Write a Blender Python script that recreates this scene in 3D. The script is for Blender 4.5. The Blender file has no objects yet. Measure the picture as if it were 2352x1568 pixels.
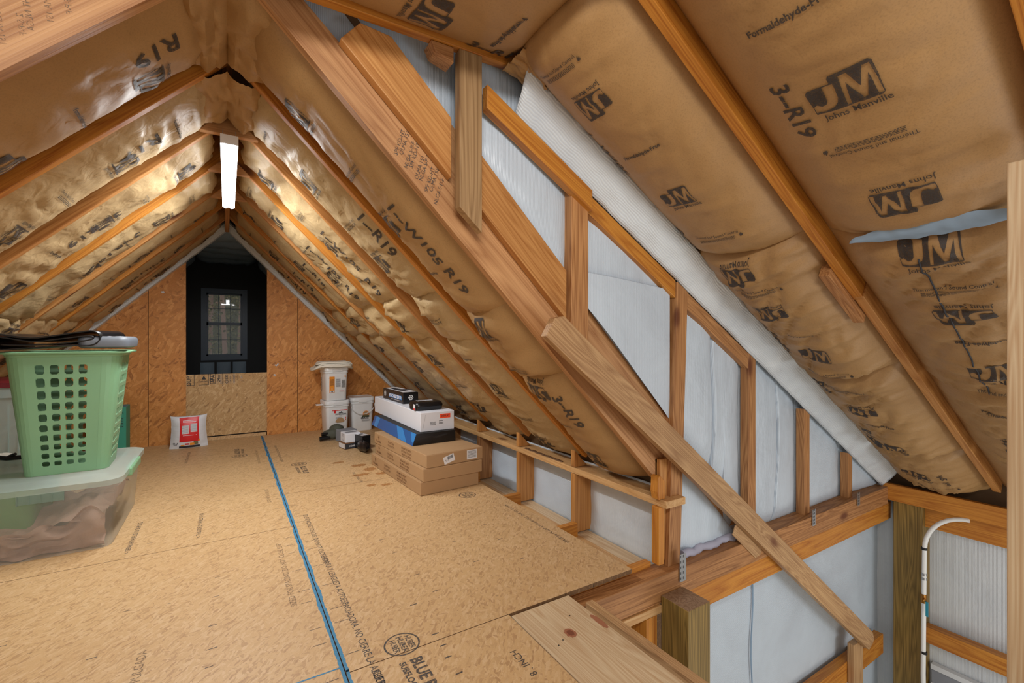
import bpy, bmesh, math, random
from mathutils import Vector, Matrix, noise
random.seed(7)
SC = bpy.context.scene
COL = SC.collection

# ------------------------------------------------------------ camera, light
FPX = 1063.0
YAW = math.atan(654 / FPX)
cam_d = bpy.data.cameras.new('camera'); cam = bpy.data.objects.new('camera', cam_d); COL.objects.link(cam)
cam.location = (0, 0, 1.05); cam.rotation_euler = (math.pi / 2, 0, -YAW)
cam_d.sensor_width = 36; cam_d.lens = 36 * FPX / 2352; cam_d.shift_y = 6 / 2352 * -1
cam_d.clip_start = 0.02
SC.camera = cam
SC.view_settings.view_transform = 'Standard'; SC.view_settings.look = 'None'
SC.view_settings.gamma = 1; SC.view_settings.use_curve_mapping = False
SC.view_settings.exposure = 0.0

W = bpy.data.worlds.new('world'); SC.world = W; W.use_nodes = True
bgn = W.node_tree.nodes['Background']
bgn.inputs[0].default_value = (1.0, 0.96, 0.90, 1); bgn.inputs[1].default_value = 0.66

def area(name, loc, target, sx, sy, power, col):
    d = bpy.data.lights.new(name, 'AREA'); d.shape = 'RECTANGLE'; d.size = sx; d.size_y = sy
    d.energy = power; d.color = col
    o = bpy.data.objects.new(name, d); COL.objects.link(o); o.location = loc
    o.rotation_euler = (Vector(target) - Vector(loc)).to_track_quat('-Z', 'Y').to_euler()
    return o
# second shop light on the collar ties behind the camera
area('shop_lamp', (-0.25, -0.60, 2.12), (0.5, 3.0, 0.6), 1.1, 0.05, 36, (1.0, 0.97, 0.93))
# garage bay lamps below and beyond the stair opening
area('garage_lamp', (2.9, -1.9, -0.25), (3.6, 1.6, -0.5), 1.2, 0.6, 22, (0.93, 0.97, 1.0))
area('garage_lamp', (2.7, -0.6, -1.7), (3.0, 1.0, 1.5), 1.6, 1.0, 17, (1.0, 0.92, 0.8))

# light thrown down by the shop light under the loft peak
area('loft_lamp', (0.008, 3.09, 1.925), (0.008, 3.09, 0), 0.06, 1.15, 34, (0.95, 0.98, 1.0))

# ------------------------------------------------------------ materials
def lin(c):
    if isinstance(c, str):
        c = tuple(int(c[i:i + 2], 16) / 255 for i in (0, 2, 4))
    return tuple(x / 12.92 if x <= 0.04045 else ((x + 0.055) / 1.055) ** 2.4 for x in c) + (1,)

class NT:
    def __init__(self, name):
        self.m = bpy.data.materials.new(name); self.m.use_nodes = True
        self.t = self.m.node_tree; self.n = self.t.nodes; self.l = self.t.links
        self.b = self.n['Principled BSDF']; self.out = self.n['Material Output']
    def node(self, typ, **kw):
        x = self.n.new(typ)
        for k, v in kw.items():
            if k.startswith('i_'):
                x.inputs[k[2:].replace('_', ' ')].default_value = v
            else:
                setattr(x, k, v)
        return x
    def link(self, a, b): self.l.new(a, b)
    def coords(self, kind='Object', scale=(1, 1, 1), rot=(0, 0, 0), rnd=0.0):
        tc = self.node('ShaderNodeTexCoord'); mp = self.node('ShaderNodeMapping')
        mp.inputs['Scale'].default_value = scale; mp.inputs['Rotation'].default_value = rot
        self.link(tc.outputs[kind], mp.inputs['Vector'])
        if rnd:
            oi = self.node('ShaderNodeObjectInfo')
            vm = self.node('ShaderNodeVectorMath', operation='SCALE')
            cx = self.node('ShaderNodeCombineXYZ')
            for i in range(3): self.link(oi.outputs['Random'], cx.inputs[i])
            self.link(cx.outputs[0], vm.inputs[0]); vm.inputs['Scale'].default_value = rnd
            self.link(vm.outputs[0], mp.inputs['Location'])
        return mp.outputs[0]
    def noise(self, vec, scale, detail=3, rough=0.5, dist=0.0):
        x = self.node('ShaderNodeTexNoise')
        x.inputs['Scale'].default_value = scale; x.inputs['Detail'].default_value = detail
        x.inputs['Roughness'].default_value = rough; x.inputs['Distortion'].default_value = dist
        self.link(vec, x.inputs['Vector']); return x.outputs['Fac']
    def ramp(self, fac, stops, interp='LINEAR'):
        r = self.node('ShaderNodeValToRGB'); r.color_ramp.interpolation = interp
        e = r.color_ramp.elements
        while len(e) > 1: e.remove(e[-1])
        e[0].position = stops[0][0]; e[0].color = stops[0][1]
        for p, c in stops[1:]:
            q = e.new(p); q.color = c
        self.link(fac, r.inputs[0]); return r.outputs[0]
    def mix(self, fac, a, b, mode='MIX'):
        x = self.node('ShaderNodeMix', data_type='RGBA', blend_type=mode)
        for s, v in ((0, fac), (6, a), (7, b)):
            if isinstance(v, (int, float, tuple)): x.inputs[s].default_value = v
            else: self.link(v, x.inputs[s])
        return x.outputs[2]
    def bump(self, h, strength=0.3, dist=0.01, normal=None):
        x = self.node('ShaderNodeBump'); x.inputs['Strength'].default_value = strength
        x.inputs['Distance'].default_value = dist; self.link(h, x.inputs['Height'])
        if normal is not None: self.link(normal, x.inputs['Normal'])
        return x.outputs[0]
    def set(self, **kw):
        for k, v in kw.items():
            s = self.b.inputs[k.replace('_', ' ')]
            if isinstance(v, (int, float, tuple)): s.default_value = v
            else: self.link(v, s)
        return self.m

def plain(name, c, rough=0.6, **kw):
    t = NT(name); t.set(Base_Color=lin(c), Roughness=rough, **kw)
    return t.m

G = (0, 0, 0, 1); WH = (1, 1, 1, 1)
def wood(name, light, dark, ring=9.0, knot='6b3a1c', rough=0.55, contrast=1.0, knots=True):
    t = NT(name)
    v = t.coords('Object', (1, 1, 1), rnd=37.0)
    vs = t.node('ShaderNodeMapping'); vs.inputs['Scale'].default_value = (0.7, 13, 13); t.link(v, vs.inputs['Vector'])
    n1 = t.noise(vs.outputs[0], 1.0, 2, 0.4, 0.5)
    # growth rings : repeated bands from a smooth stretched noise
    mu = t.node('ShaderNodeMath', operation='MULTIPLY'); t.link(n1, mu.inputs[0]); mu.inputs[1].default_value = ring * 1.7
    fr = t.node('ShaderNodeMath', operation='PINGPONG'); t.link(mu.outputs[0], fr.inputs[0]); fr.inputs[1].default_value = 0.5
    vf = t.node('ShaderNodeMapping'); vf.inputs['Scale'].default_value = (2.2, 210, 210); t.link(v, vf.inputs['Vector'])
    n2 = t.noise(vf.outputs[0], 1.0, 3, 0.6)
    base = t.ramp(fr.outputs[0], [(0.0, lin(dark)), (0.16 * contrast, t_mix(light, dark, .55)), (0.5, lin(light))])
    base = t.mix(0.38, base, t.ramp(n2, [(0.36, lin(dark)), (0.58, lin(light))]))
    big = t.noise(v, 1.3, 2)
    base = t.mix(0.5, base, t.ramp(big, [(0.3, (0.62, 0.56, 0.52, 1)), (0.65, (1, 1, 1, 1))]), 'MULTIPLY')
    if knots:
        kv = t.node('ShaderNodeMapping'); kv.inputs['Scale'].default_value = (1.9, 4.2, 4.2); t.link(v, kv.inputs['Vector'])
        vo = t.node('ShaderNodeTexVoronoi'); vo.inputs['Scale'].default_value = 1.0; t.link(kv.outputs[0], vo.inputs['Vector'])
        kf = t.ramp(vo.outputs['Distance'], [(0.05, WH), (0.085, (.75, .75, .75, 1)), (0.12, (.25, .25, .25, 1)), (0.17, G)])
        base = t.mix(kf, base, lin(knot))
    t.set(Base_Color=base, Roughness=rough, Normal=t.bump(n2, 0.25, 0.002))
    return t.m
def t_mix(a, b, f):
    a, b = lin(a), lin(b); return tuple(a[i] * (1 - f) + b[i] * f for i in range(3)) + (1,)

def osb(name, light, mid, dark, scale=1.0, contrast=1.0, rough=0.6, blotch=None):
    t = NT(name)
    cols = None
    hs = []
    for i, (ang, sx, sy) in enumerate(((0.35, 16, 62), (1.35, 17, 55), (-0.75, 14, 50), (2.2, 24, 80))):
        v = t.coords('Object', (1, 1, 1), (0.0, 0.0, 0.0))
        nz = t.node('ShaderNodeTexNoise'); nz.inputs['Scale'].default_value = 7 * scale; nz.inputs['Detail'].default_value = 2
        t.link(v, nz.inputs['Vector'])
        sub = t.node('ShaderNodeVectorMath', operation='SCALE'); sub.inputs['Scale'].default_value = 0.06 / scale
        t.link(nz.outputs['Color'], sub.inputs[0])
        ad = t.node('ShaderNodeVectorMath', operation='ADD'); t.link(v, ad.inputs[0]); t.link(sub.outputs[0], ad.inputs[1])
        m0 = t.node('ShaderNodeMapping'); m0.inputs['Rotation'].default_value = (0, 0, ang); t.link(ad.outputs[0], m0.inputs['Vector'])
        mp = t.node('ShaderNodeMapping')
        mp.inputs['Scale'].default_value = (sx * scale, sy * scale, 20 * scale); mp.inputs['Location'].default_value = (i * 3.1, i * 1.7, i)
        # the texture plane is the object's own XY plane
        t.link(m0.outputs[0], mp.inputs['Vector'])
        vo = t.node('ShaderNodeTexVoronoi'); vo.inputs['Scale'].default_value = 1.0
        t.link(mp.outputs[0], vo.inputs['Vector'])
        bw = t.node('ShaderNodeSeparateColor'); t.link(vo.outputs['Color'], bw.inputs[0])
        c = t.ramp(bw.outputs[0], [(0.0, lin(dark)), (0.10 / contrast, lin(mid)), (0.6, lin(mid)), (1.0, lin(light))])
        if cols is None: cols = c
        else:
            cols = t.mix(t.ramp(bw.outputs[1], [(0.5, G), (0.62, WH)]), cols, c)
        hs.append(bw.outputs[2])
    v = t.coords('Object')
    fine = t.noise(v, 130 * scale, 4, 0.65)
    cols = t.mix(0.22, cols, t.ramp(fine, [(0.3, lin(dark)), (0.62, lin(light))]))
    big = t.noise(v, 1.1, 3)
    cols = t.mix(0.45, cols, t.ramp(big, [(0.3, (.78, .72, .66, 1)), (0.7, WH)]), 'MULTIPLY')
    spk = t.noise(v, 42 * scale, 3, 0.6, 1.5)
    cols = t.mix(t.ramp(spk, [(0.70, G), (0.75, (.45, .45, .45, 1))]), cols, lin(dark))
    if blotch:
        bl = t.noise(v, 2.3, 5, 0.7, 0.8)
        cols = t.mix(t.ramp(bl, [(0.68, G), (0.8, (.5, .5, .5, 1))]), cols, lin(blotch))
    t.set(Base_Color=cols, Roughness=rough, Normal=t.bump(hs[0], 0.15, 0.002, t.bump(fine, 0.2, 0.002)))
    return t.m

def make_kraft(name, c, rough=0.42, crinkle=1.0):
    t = NT(name)
    v = t.coords('Object', rnd=9.0)
    big = t.noise(v, 2.2, 3)
    col = t.ramp(big, [(0.25, t_mix(c, '6d4a28', .22)), (0.7, lin(c))])
    sp = t.noise(v, 210, 3, 0.7)
    col = t.mix(t.ramp(sp, [(0.48, G), (0.75, (.4, .4, .4, 1))]), col, t_mix(c, '4a3826', .7))
    rg = t.node('ShaderNodeTexNoise', noise_type='RIDGED_MULTIFRACTAL'); rg.inputs['Scale'].default_value = 3.2; rg.inputs['Detail'].default_value = 3
    rg.inputs['Distortion'].default_value = .5; t.link(v, rg.inputs['Vector'])
    cr2 = t.noise(v, 14, 2, 0.5, .8)
    nrm = t.bump(rg.outputs['Fac'], 0.16 * crinkle, 0.012, t.bump(cr2, 0.16 * crinkle, 0.02))
    t.set(Base_Color=col, Roughness=rough, Normal=nrm, Specular_IOR_Level=0.5)
    return t.m

def ink_mat(name, c, wear=0.5):
    t = NT(name)
    v = t.coords('Object')
    n = t.noise(v, 160, 3, 0.7)
    a = t.ramp(n, [(max(0.0, 0.36 + wear * .10), (1 - wear * .9,) * 3 + (1,)), (0.56 + wear * 0.06, WH)])
    t.set(Base_Color=lin(c), Roughness=0.6, Alpha=a)
    return t.m

def foil(name, c, ax='Z', rough=0.35):
    # white ribbed facing : fine ribs + soft crumples
    t = NT(name)
    v = t.coords('Object')
    w = t.node('ShaderNodeTexWave', wave_type='BANDS', bands_direction=ax)
    w.inputs['Scale'].default_value = 52; w.inputs['Distortion'].default_value = 0.6; w.inputs['Detail'].default_value = 1
    w.inputs['Detail Scale'].default_value = 0.6
    t.link(v, w.inputs['Vector'])
    n = t.noise(v, 3.2, 4, 0.55, 0.5); f = t.noise(v, 26, 3)
    col = t.ramp(n, [(0.2, t_mix(c, 'b4bcc6', .7)), (0.6, lin(c))])
    col = t.mix(0.4, col, t.ramp(w.outputs['Fac'], [(0.0, lin('b4bcc8')), (0.5, lin(c))]))
    t.set(Base_Color=col, Roughness=rough, Normal=t.bump(w.outputs['Fac'], 0.3, 0.003, t.bump(n, 0.35, 0.04, t.bump(f, 0.15, 0.004))))
    return t.m

M = {}
M['rafter'] = wood('pine_rafter', 'cf9656', 'a5682c', 6, rough=.5)
M['rafter2'] = wood('pine_rafter_red', 'cc9a68', '9e6a3e', 5, rough=.5)
M['orange'] = wood('orange_pine', 'd39038', 'a8601a', 6, rough=.5)
M['stud'] = wood('fir_stud', 'c8925c', '8e5a2e', 9, contrast=1.3, rough=.6)
M['beam'] = wood('fir_beam', 'c08a56', '84542a', 8, contrast=1.4, rough=.6)
M['weather'] = wood('weathered_pine', 'b8966a', '8a6840', 7, knot='4e3218')
M['brace'] = wood('tan_spruce', 'cfa878', '9a7048', 13, contrast=1.4)
M['pale'] = wood('pale_spruce', 'dcc6a2', 'c09c74', 11, knot='9c5840', rough=.5, contrast=1.5)
M['shelf'] = wood('light_pine', 'e0b680', 'c08e54', 6)
M['treated'] = wood('treated_pine', 'a08242', '604c1e', 10, knot='3e2c12', contrast=1.4)
M['dirtywood'] = wood('dusty_pine', 'a08468', '77583e', 6, knots=False)
M['endgrain'] = plain('end_grain', 'b08c68', .8)
M['osb'] = osb('osb_floor', 'dcbc90', 'd0aa78', 'ae865a', 1.9, .3, .5, None)
M['osbwall'] = osb('osb_wall', 'eaa860', 'd08a40', '9a5a22', .75, .6, .55)
M['osbpale'] = osb('osb_pale', 'e0c090', 'c49c66', '8a6234', 1.1, .9, .6)
M['osbedge'] = osb('osb_edge', '8d6c48', '6e4e30', '38240f', 2.5, 1.4, .8)
M['kraft'] = make_kraft('kraft_paper', 'ae8858', .5, .7)
M['kraft_lit'] = make_kraft('kraft_lamplit', 'bca278', .45, 2.0)  # same paper, paler: the loft lamp's sheen is put into its colour
M['ink'] = ink_mat('stamp_ink', '3a3330', .35)
M['inkfaint'] = ink_mat('faint_ink', '77604a', .85)
M['inkfloor'] = ink_mat('floor_stamp_ink', '454343', .55)
M['chalk'] = ink_mat('chalk_blue', '3d86ae', .25)
M['stain'] = ink_mat('rust_stain', 'b87a3c', .8)
M['foil'] = foil('white_facing', 'ccd9e5', 'X')
M['foilz'] = foil('white_facing_cross', 'ccd9e5', 'Z')
M['foily'] = foil('white_facing_side', 'd6dcdf', 'Y')
M['fluff'] = plain('fibreglass', 'e8ecf2', .9)
M['fluffblue'] = plain('fibreglass_blue', '8ea5bc', .9)
M['fluffgrey'] = plain('fibreglass_grey', 'b4b4c6', .9)
M['tear'] = plain('torn_dark', '2a2420', .9)
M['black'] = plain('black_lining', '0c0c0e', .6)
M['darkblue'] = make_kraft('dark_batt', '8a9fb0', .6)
M['deck'] = plain('roof_deck', '6e5236', .8)
M['concrete'] = plain('concrete', '9a9690', .8)
M['metal'] = plain('galvanised', 'b4b6b8', .35, Metallic=.8)
M['brass'] = plain('brass', 'a8783c', .35, Metallic=.9)
M['white'] = plain('white_plastic', 'eceef0', .35)
M['pipe'] = plain('pex_white', 'eef0ee', .3)
M['blackp'] = plain('black_plastic', '101114', .3)
M['blackm'] = plain('black_matte', '161616', .6)
M['teal'] = plain('teal_plastic', '2a8ea6', .4)
M['green'] = plain('green_plastic', '7eab84', .4, Subsurface_Weight=.0)
M['greendk'] = plain('green_inner', '5f9452', .5)
M['red'] = plain('red_print', 'd8262a', .35)
M['orangel'] = plain('orange_label', 'f0962c', .5)
M['orangered'] = plain('orange_sticker', 'ff5526', .5)
M['blue'] = plain('blue_box', '1a5a9e', .25)
M['blue2'] = plain('blue_panel', '2f86cf', .25)
M['card'] = plain('cardboard', 'b28e66', .75)
M['carddk'] = plain('card_print', '7d5636', .8)
M['text'] = plain('dark_text', '33343a', .7)
M['textgrey'] = plain('grey_text', '8a8e96', .7)
M['textwhite'] = plain('white_text', 'f0f0f0', .6)
M['labelw'] = plain('white_label', 'e6e6ea', .5)
M['whitebox'] = plain('white_card', 'e4e6ee', .5)
M['cloth'] = plain('canvas', 'ece6d8', .9)
M['sack'] = plain('woven_sack', 'dfe3ea', .45)
M['olive'] = plain('olive_webbing', '4c4e42', .7)
M['paper'] = make_kraft('packing_paper', 'b08c78', .7, .6)
M['frame'] = plain('window_vinyl', '44566a', .4)
M['winwhite'] = plain('window_white', 'd9dde0', .4)
M['darkpane'] = plain('dark_pane', '26282b', .15)
def glow():
    t = NT('lamp_tube'); t.set(Base_Color=(1, 1, 1, 1), Emission_Color=(0.93, 0.97, 1.0, 1), Emission_Strength=16.0); return t.m
M['tube'] = glow()
def glass():
    t = NT('glass'); t.set(Base_Color=(0.9, 0.95, 1, 1), Roughness=0.02, Alpha=0.18, Specular_IOR_Level=.6); return t.m
M['glass'] = glass()
def trans(name, c, a):
    t = NT(name)
    tr = t.node('ShaderNodeBsdfTransparent'); tl = t.node('ShaderNodeBsdfTranslucent')
    tl.inputs[0].default_value = lin(c); mx = t.node('ShaderNodeMixShader'); mx2 = t.node('ShaderNodeMixShader')
    t.set(Base_Color=lin(c), Roughness=.28)
    t.link(t.b.outputs[0], mx.inputs[1]); t.link(tl.outputs[0], mx.inputs[2]); mx.inputs[0].default_value = .4
    t.link(tr.outputs[0], mx2.inputs[1]); t.link(mx.outputs[0], mx2.inputs[2]); mx2.inputs[0].default_value = a
    t.link(mx2.outputs[0], t.out.inputs[0]); return t.m
M['clear'] = trans('clear_plastic', 'dfe6e4', .30)
M['clearlid'] = trans('clear_lid', 'd2e4de', .62)
M['leaf'] = plain('leaf', '4c5236', .8)
M['leaf2'] = plain('leaf_light', '6e6a48', .8)
M['trunk'] = plain('bark', '8a7268', .8)
M['hill_backdrop'] = plain('backdrop_hill', '3c4030', .9)
M['grass'] = plain('grass', '55593f', .9)

# ------------------------------------------------------------ mesh helpers
class B:
    def __init__(s): s.v = []; s.f = []; s.m = []; s.mats = []; s.sm = []
    def mi(s, mat):
        if mat not in s.mats: s.mats.append(mat)
        return s.mats.index(mat)
    def add(s, vs, fs, mat, smooth=False):
        o = len(s.v); s.v += [tuple(x) for x in vs]; k = s.mi(mat)
        for f in fs: s.f.append([o + i for i in f]); s.m.append(k); s.sm.append(smooth)
        return s
    def box(s, a, b, mat, mtx=None):
        x0, y0, z0 = a; x1, y1, z1 = b
        vs = [Vector(p) for p in ((x0, y0, z0), (x1, y0, z0), (x1, y1, z0), (x0, y1, z0), (x0, y0, z1), (x1, y0, z1), (x1, y1, z1), (x0, y1, z1))]
        if mtx: vs = [mtx @ p for p in vs]
        return s.add(vs, [(0, 3, 2, 1), (4, 5, 6, 7), (0, 1, 5, 4), (1, 2, 6, 5), (2, 3, 7, 6), (3, 0, 4, 7)], mat)
    def prism(s, poly, z0, z1, mat, mtx=None):
        n = len(poly); vs = [Vector((x, y, z0)) for x, y in poly] + [Vector((x, y, z1)) for x, y in poly]
        if mtx: vs = [mtx @ p for p in vs]
        return s.add(vs, [tuple(range(n))[::-1], tuple(range(n, 2 * n))] + [(i, (i + 1) % n, n + (i + 1) % n, n + i) for i in range(n)], mat)
    def grid(s, fn, nu, nv, mat, smooth=True):
        vs = [fn(i / nu, j / nv) for j in range(nv + 1) for i in range(nu + 1)]
        fs = [(j * (nu + 1) + i, j * (nu + 1) + i + 1, (j + 1) * (nu + 1) + i + 1, (j + 1) * (nu + 1) + i) for j in range(nv) for i in range(nu)]
        return s.add(vs, fs, mat, smooth)
    def loft(s, rings, mat, cap0=True, cap1=True, smooth=True, closed=True):
        n = len(rings[0]); vs = [p for r in rings for p in r]; fs = []
        for k in range(len(rings) - 1):
            for i in range(n if closed else n - 1):
                j = (i + 1) % n; fs.append((k * n + i, k * n + j, (k + 1) * n + j, (k + 1) * n + i))
        if cap0: fs.append(tuple(range(n))[::-1])
        if cap1: fs.append(tuple((len(rings) - 1) * n + i for i in range(n)))
        return s.add(vs, fs, mat, smooth)
    def tube(s, pts, r, mat, seg=12, caps=True):
        pts = [Vector(p) for p in pts]; rings = []
        up = Vector((0, 0, 1))
        for i, p in enumerate(pts):
            d = (pts[min(i + 1, len(pts) - 1)] - pts[max(i - 1, 0)]).normalized()
            a = d.cross(up) if abs(d.z) < .95 else d.cross(Vector((0, 1, 0)))
            a.normalize(); b2 = d.cross(a)
            rr = r[i] if isinstance(r, (list, tuple)) else r
            rings.append([p + (a * math.cos(t) + b2 * math.sin(t)) * rr for t in [2 * math.pi * k / seg for k in range(seg)]])
        return s.loft(rings, mat, caps, caps)
    def rr(s, levels, mat, cap0=True, cap1=True, n=5, c=(0, 0), rot=0.0, smooth=True):
        rings = []
        for z, hx, hy, r in levels: rings.append([Vector((x * math.cos(rot) - y * math.sin(rot) + c[0], x * math.sin(rot) + y * math.cos(rot) + c[1], z)) for x, y in rrect(hx, hy, r, n)])
        return s.loft(rings, mat, cap0, cap1, smooth)
    def build(s, name, parent=None, mtx=None, bevel=0, auto=True):
        me = bpy.data.meshes.new(name); me.from_pydata(s.v, [], s.f)
        for m in s.mats: me.materials.append(m)
        me.polygons.foreach_set('material_index', s.m); me.polygons.foreach_set('use_smooth', s.sm)
        me.update()
        o = bpy.data.objects.new(name, me); COL.objects.link(o)
        if mtx is not None: o.matrix_world = mtx
        if parent is not None: o.parent = parent
        if bevel:
            bv = o.modifiers.new('bevel', 'BEVEL'); bv.width = bevel; bv.segments = 2; bv.limit_method = 'ANGLE'; bv.angle_limit = .7
        elif any(s.sm) and auto:
            me.set_sharp_from_angle(angle=math.radians(48))
        return o
def rrect(hx, hy, r, n=5):
    pts = []
    for cx, cy, a0 in ((hx - r, hy - r, 0), (-hx + r, hy - r, 90), (-hx + r, -hy + r, 180), (hx - r, -hy + r, 270)):
        for k in range(n + 1):
            a = math.radians(a0 + 90 * k / n); pts.append((cx + r * math.cos(a), cy + r * math.sin(a)))
    return pts
def tag(o, label, cat, group=None, kind=None):
    o['label'] = label; o['category'] = cat
    if group: o['group'] = group
    if kind: o['kind'] = kind
    return o
def struct(o): o['kind'] = 'structure'; return o
def empty(name, loc=(0, 0, 0), rz=0):
    o = bpy.data.objects.new(name, None); COL.objects.link(o); o.location = loc; o.rotation_euler = (0, 0, rz); o.empty_display_size = .05
    return o
def frame_mtx(o, ex, ey):
    ex = Vector(ex).normalized(); ey = Vector(ey); ez = ex.cross(ey).normalized(); ey = ez.cross(ex)
    m = Matrix((ex, ey, ez)).transposed().to_4x4(); m.translation = Vector(o); return m
def board(name, o, ex, ey, poly, th, mat, parent=None, bevel=.0025, label=None, cat=None, group=None, extra=None):
    """prism: outline poly in (ex, ey) axes from o, thickness th along ex x ey; grain along ex"""
    b = B(); b.prism(poly, 0, th, mat)
    if extra: extra(b)
    ob = b.build(name, parent, frame_mtx(o, ex, ey), bevel)
    if label: tag(ob, label, cat, group)
    return ob
def lumber(name, a, b_, up, w, d, mat, parent=None, label=None, cat=None, group=None, bevel=.0025, extra=None):
    """a board from point a to b_ (one long edge), width w along up, thickness d along (dir x up)"""
    a = Vector(a); L = (Vector(b_) - a).length
    return board(name, a, Vector(b_) - a, up, [(0, 0), (L, 0), (L, w), (0, w)], d, mat, parent, bevel, label, cat, group, extra)

# ---- flat lettering
_tc = {}
def text2d(s, bold=0.0):
    k = (s, bold)
    if k in _tc: return _tc[k]
    c = bpy.data.curves.new('t', 'FONT'); c.body = s; c.size = 1; c.resolution_u = 2; c.offset = bold
    c.align_x = 'CENTER'; c.align_y = 'CENTER'
    o = bpy.data.objects.new('t', c); COL.objects.link(o)
    bpy.context.view_layer.update()
    me = bpy.data.meshes.new_from_object(o.evaluated_get(bpy.context.evaluated_depsgraph_get()))
    vs = [(v.co.x, v.co.y) for v in me.vertices]; fs = [tuple(p.vertices) for p in me.polygons]
    bpy.data.objects.remove(o); bpy.data.curves.remove(c); bpy.data.meshes.remove(me)
    _tc[k] = (vs, fs); return _tc[k]
def shape2d(key, splines):
    if key in _tc: return _tc[key]
    c = bpy.data.curves.new('t', 'CURVE'); c.dimensions = '2D'; c.fill_mode = 'BOTH'
    for sp in splines:
        q = c.splines.new('POLY'); q.points.add(len(sp) - 1); q.use_cyclic_u = True
        for p, xy in zip(q.points, sp): p.co = (xy[0], xy[1], 0, 1)
    o = bpy.data.objects.new('t', c); COL.objects.link(o); bpy.context.view_layer.update()
    me = bpy.data.meshes.new_from_object(o.evaluated_get(bpy.context.evaluated_depsgraph_get()))
    vs = [(v.co.x, v.co.y) for v in me.vertices]; fs = [tuple(p.vertices) for p in me.polygons]
    bpy.data.objects.remove(o); bpy.data.curves.remove(c); bpy.data.meshes.remove(me)
    _tc[key] = (vs, fs); return _tc[key]
def logo2d():
    outer = [(-.72, -.46), (.66, -.5), (.72, -.44), (.72, .44), (.66, .5), (-.12, .5), (-.16, .44), (-.16, .30), (-.66, .30), (-.72, .24)]
    J = [(-.34, .27), (-.10, .27), (-.10, .10), (-.12, -.12), (-.18, -.28), (-.30, -.38), (-.50, -.42), (-.70, -.40), (-.70, -.22), (-.62, -.18), (-.52, -.26), (-.42, -.24), (-.36, -.14), (-.34, .05)]
    Mm = [(-.02, -.44), (.06, -.44), (.14, .18), (.32, -.40), (.40, -.40), (.58, .18), (.60, -.44), (.70, -.44), (.66, .40), (.52, .40), (.37, -.06), (.22, .40), (.06, .40)]
    return shape2d('jm', [outer, J, Mm])
def bars2d(n, w, h, seed=1):
    r = random.Random(seed); vs = []; fs = []
    for i in range(n):
        y = h * (0.5 - (i + .5) / n); x = -w / 2
        while x < w / 2:
            l = r.uniform(.02, .09) * w; e = min(w / 2, x + l); o = len(vs)
            vs += [(x, y), (e, y), (e, y + h / n * .5), (x, y + h / n * .5)]; fs.append((o, o + 1, o + 2, o + 3)); x = e + .012 * w
    return vs, fs
def barcode2d(w, h, seed=1):
    r = random.Random(seed); vs = []; fs = []; x = -w / 2
    while x < w / 2:
        l = r.choice((.02, .03, .05)) * w; o = len(vs); vs += [(x, -h / 2), (x + l, -h / 2), (x + l, h / 2), (x, h / 2)]; fs.append((o, o + 1, o + 2, o + 3)); x += l + r.choice((.02, .04)) * w
    return vs, fs
def ring2d(r0, r1, n=40, sy=1.0):
    vs = []; fs = []
    for k in range(n):
        a = 2 * math.pi * k / n; vs += [(r0 * math.cos(a), r0 * sy * math.sin(a)), (r1 * math.cos(a), r1 * sy * math.sin(a))]
    for k in range(n):
        j = (k + 1) % n; fs.append((2 * k, 2 * k + 1, 2 * j + 1, 2 * j))
    return vs, fs
def rect2d(w, h): return [(-w / 2, -h / 2), (w / 2, -h / 2), (w / 2, h / 2), (-w / 2, h / 2)], [(0, 1, 2, 3)]
def put(b, shp, o, u, v, scale, mat, off=.0006):
    """lay a flat shape on builder b at o with axes u (right), v (up)"""
    o, u, v = Vector(o), Vector(u).normalized(), Vector(v).normalized(); n = u.cross(v)
    vs, fs = shp
    b.add([o + u * (x * scale) + v * (y * scale) + n * off for x, y in vs], fs, mat)
def splitshape(shp, step):
    """cut a flat shape on a lattice so it can follow a curved sheet"""
    vs, fs = shp; bm = bmesh.new(); bv = [bm.verts.new((x, y, 0)) for x, y in vs]
    for f in fs:
        try: bm.faces.new([bv[i] for i in f])
        except ValueError: pass
    for ax in (0, 1):
        lo = min(v.co[ax] for v in bm.verts); hi = max(v.co[ax] for v in bm.verts)
        p = math.ceil(lo / step) * step
        while p < hi:
            co = Vector((0, 0, 0)); co[ax] = p; no = Vector((0, 0, 0)); no[ax] = 1
            bmesh.ops.bisect_plane(bm, geom=bm.verts[:] + bm.edges[:] + bm.faces[:], plane_co=co, plane_no=no)
            p += step
    bm.verts.index_update()
    r = ([(v.co.x, v.co.y) for v in bm.verts], [tuple(v.index for v in f.verts) for f in bm.faces]); bm.free(); return r
_sc = {}
def P(x, y, z): return Vector((x, y, z))
Z3 = Vector((0, 0, 1)); X3 = Vector((1, 0, 0)); Y3 = Vector((0, 1, 0))

# ------------------------------------------------------------ roof geometry numbers
RW, LW = 2.14, 2.12                     # loft rafters: underside z = RW - x (right), LW + x (left)
RY = [1.48 + .61 * k for k in range(1, 8)]   # loft rafters behind the gable pair, front faces
MZ, MS = 2.57, .60                      # main roof: underside z = MZ - MS x
q2 = 1 / math.sqrt(2)
def rwy(y): return 2.14 + .020 * (y - 1.5)
def lwy(y): return 2.12 + .022 * (y - 1.5)
sR = Vector((q2, 0, -q2)); nR = Vector((-q2, 0, -q2))
sL = Vector((-q2, 0, -q2)); nL = Vector((q2, 0, -q2))
mk = math.sqrt(1 + MS * MS); sM = Vector((1 / mk, 0, -MS / mk)); nM = Vector((-MS / mk, 0, -1 / mk))

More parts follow.
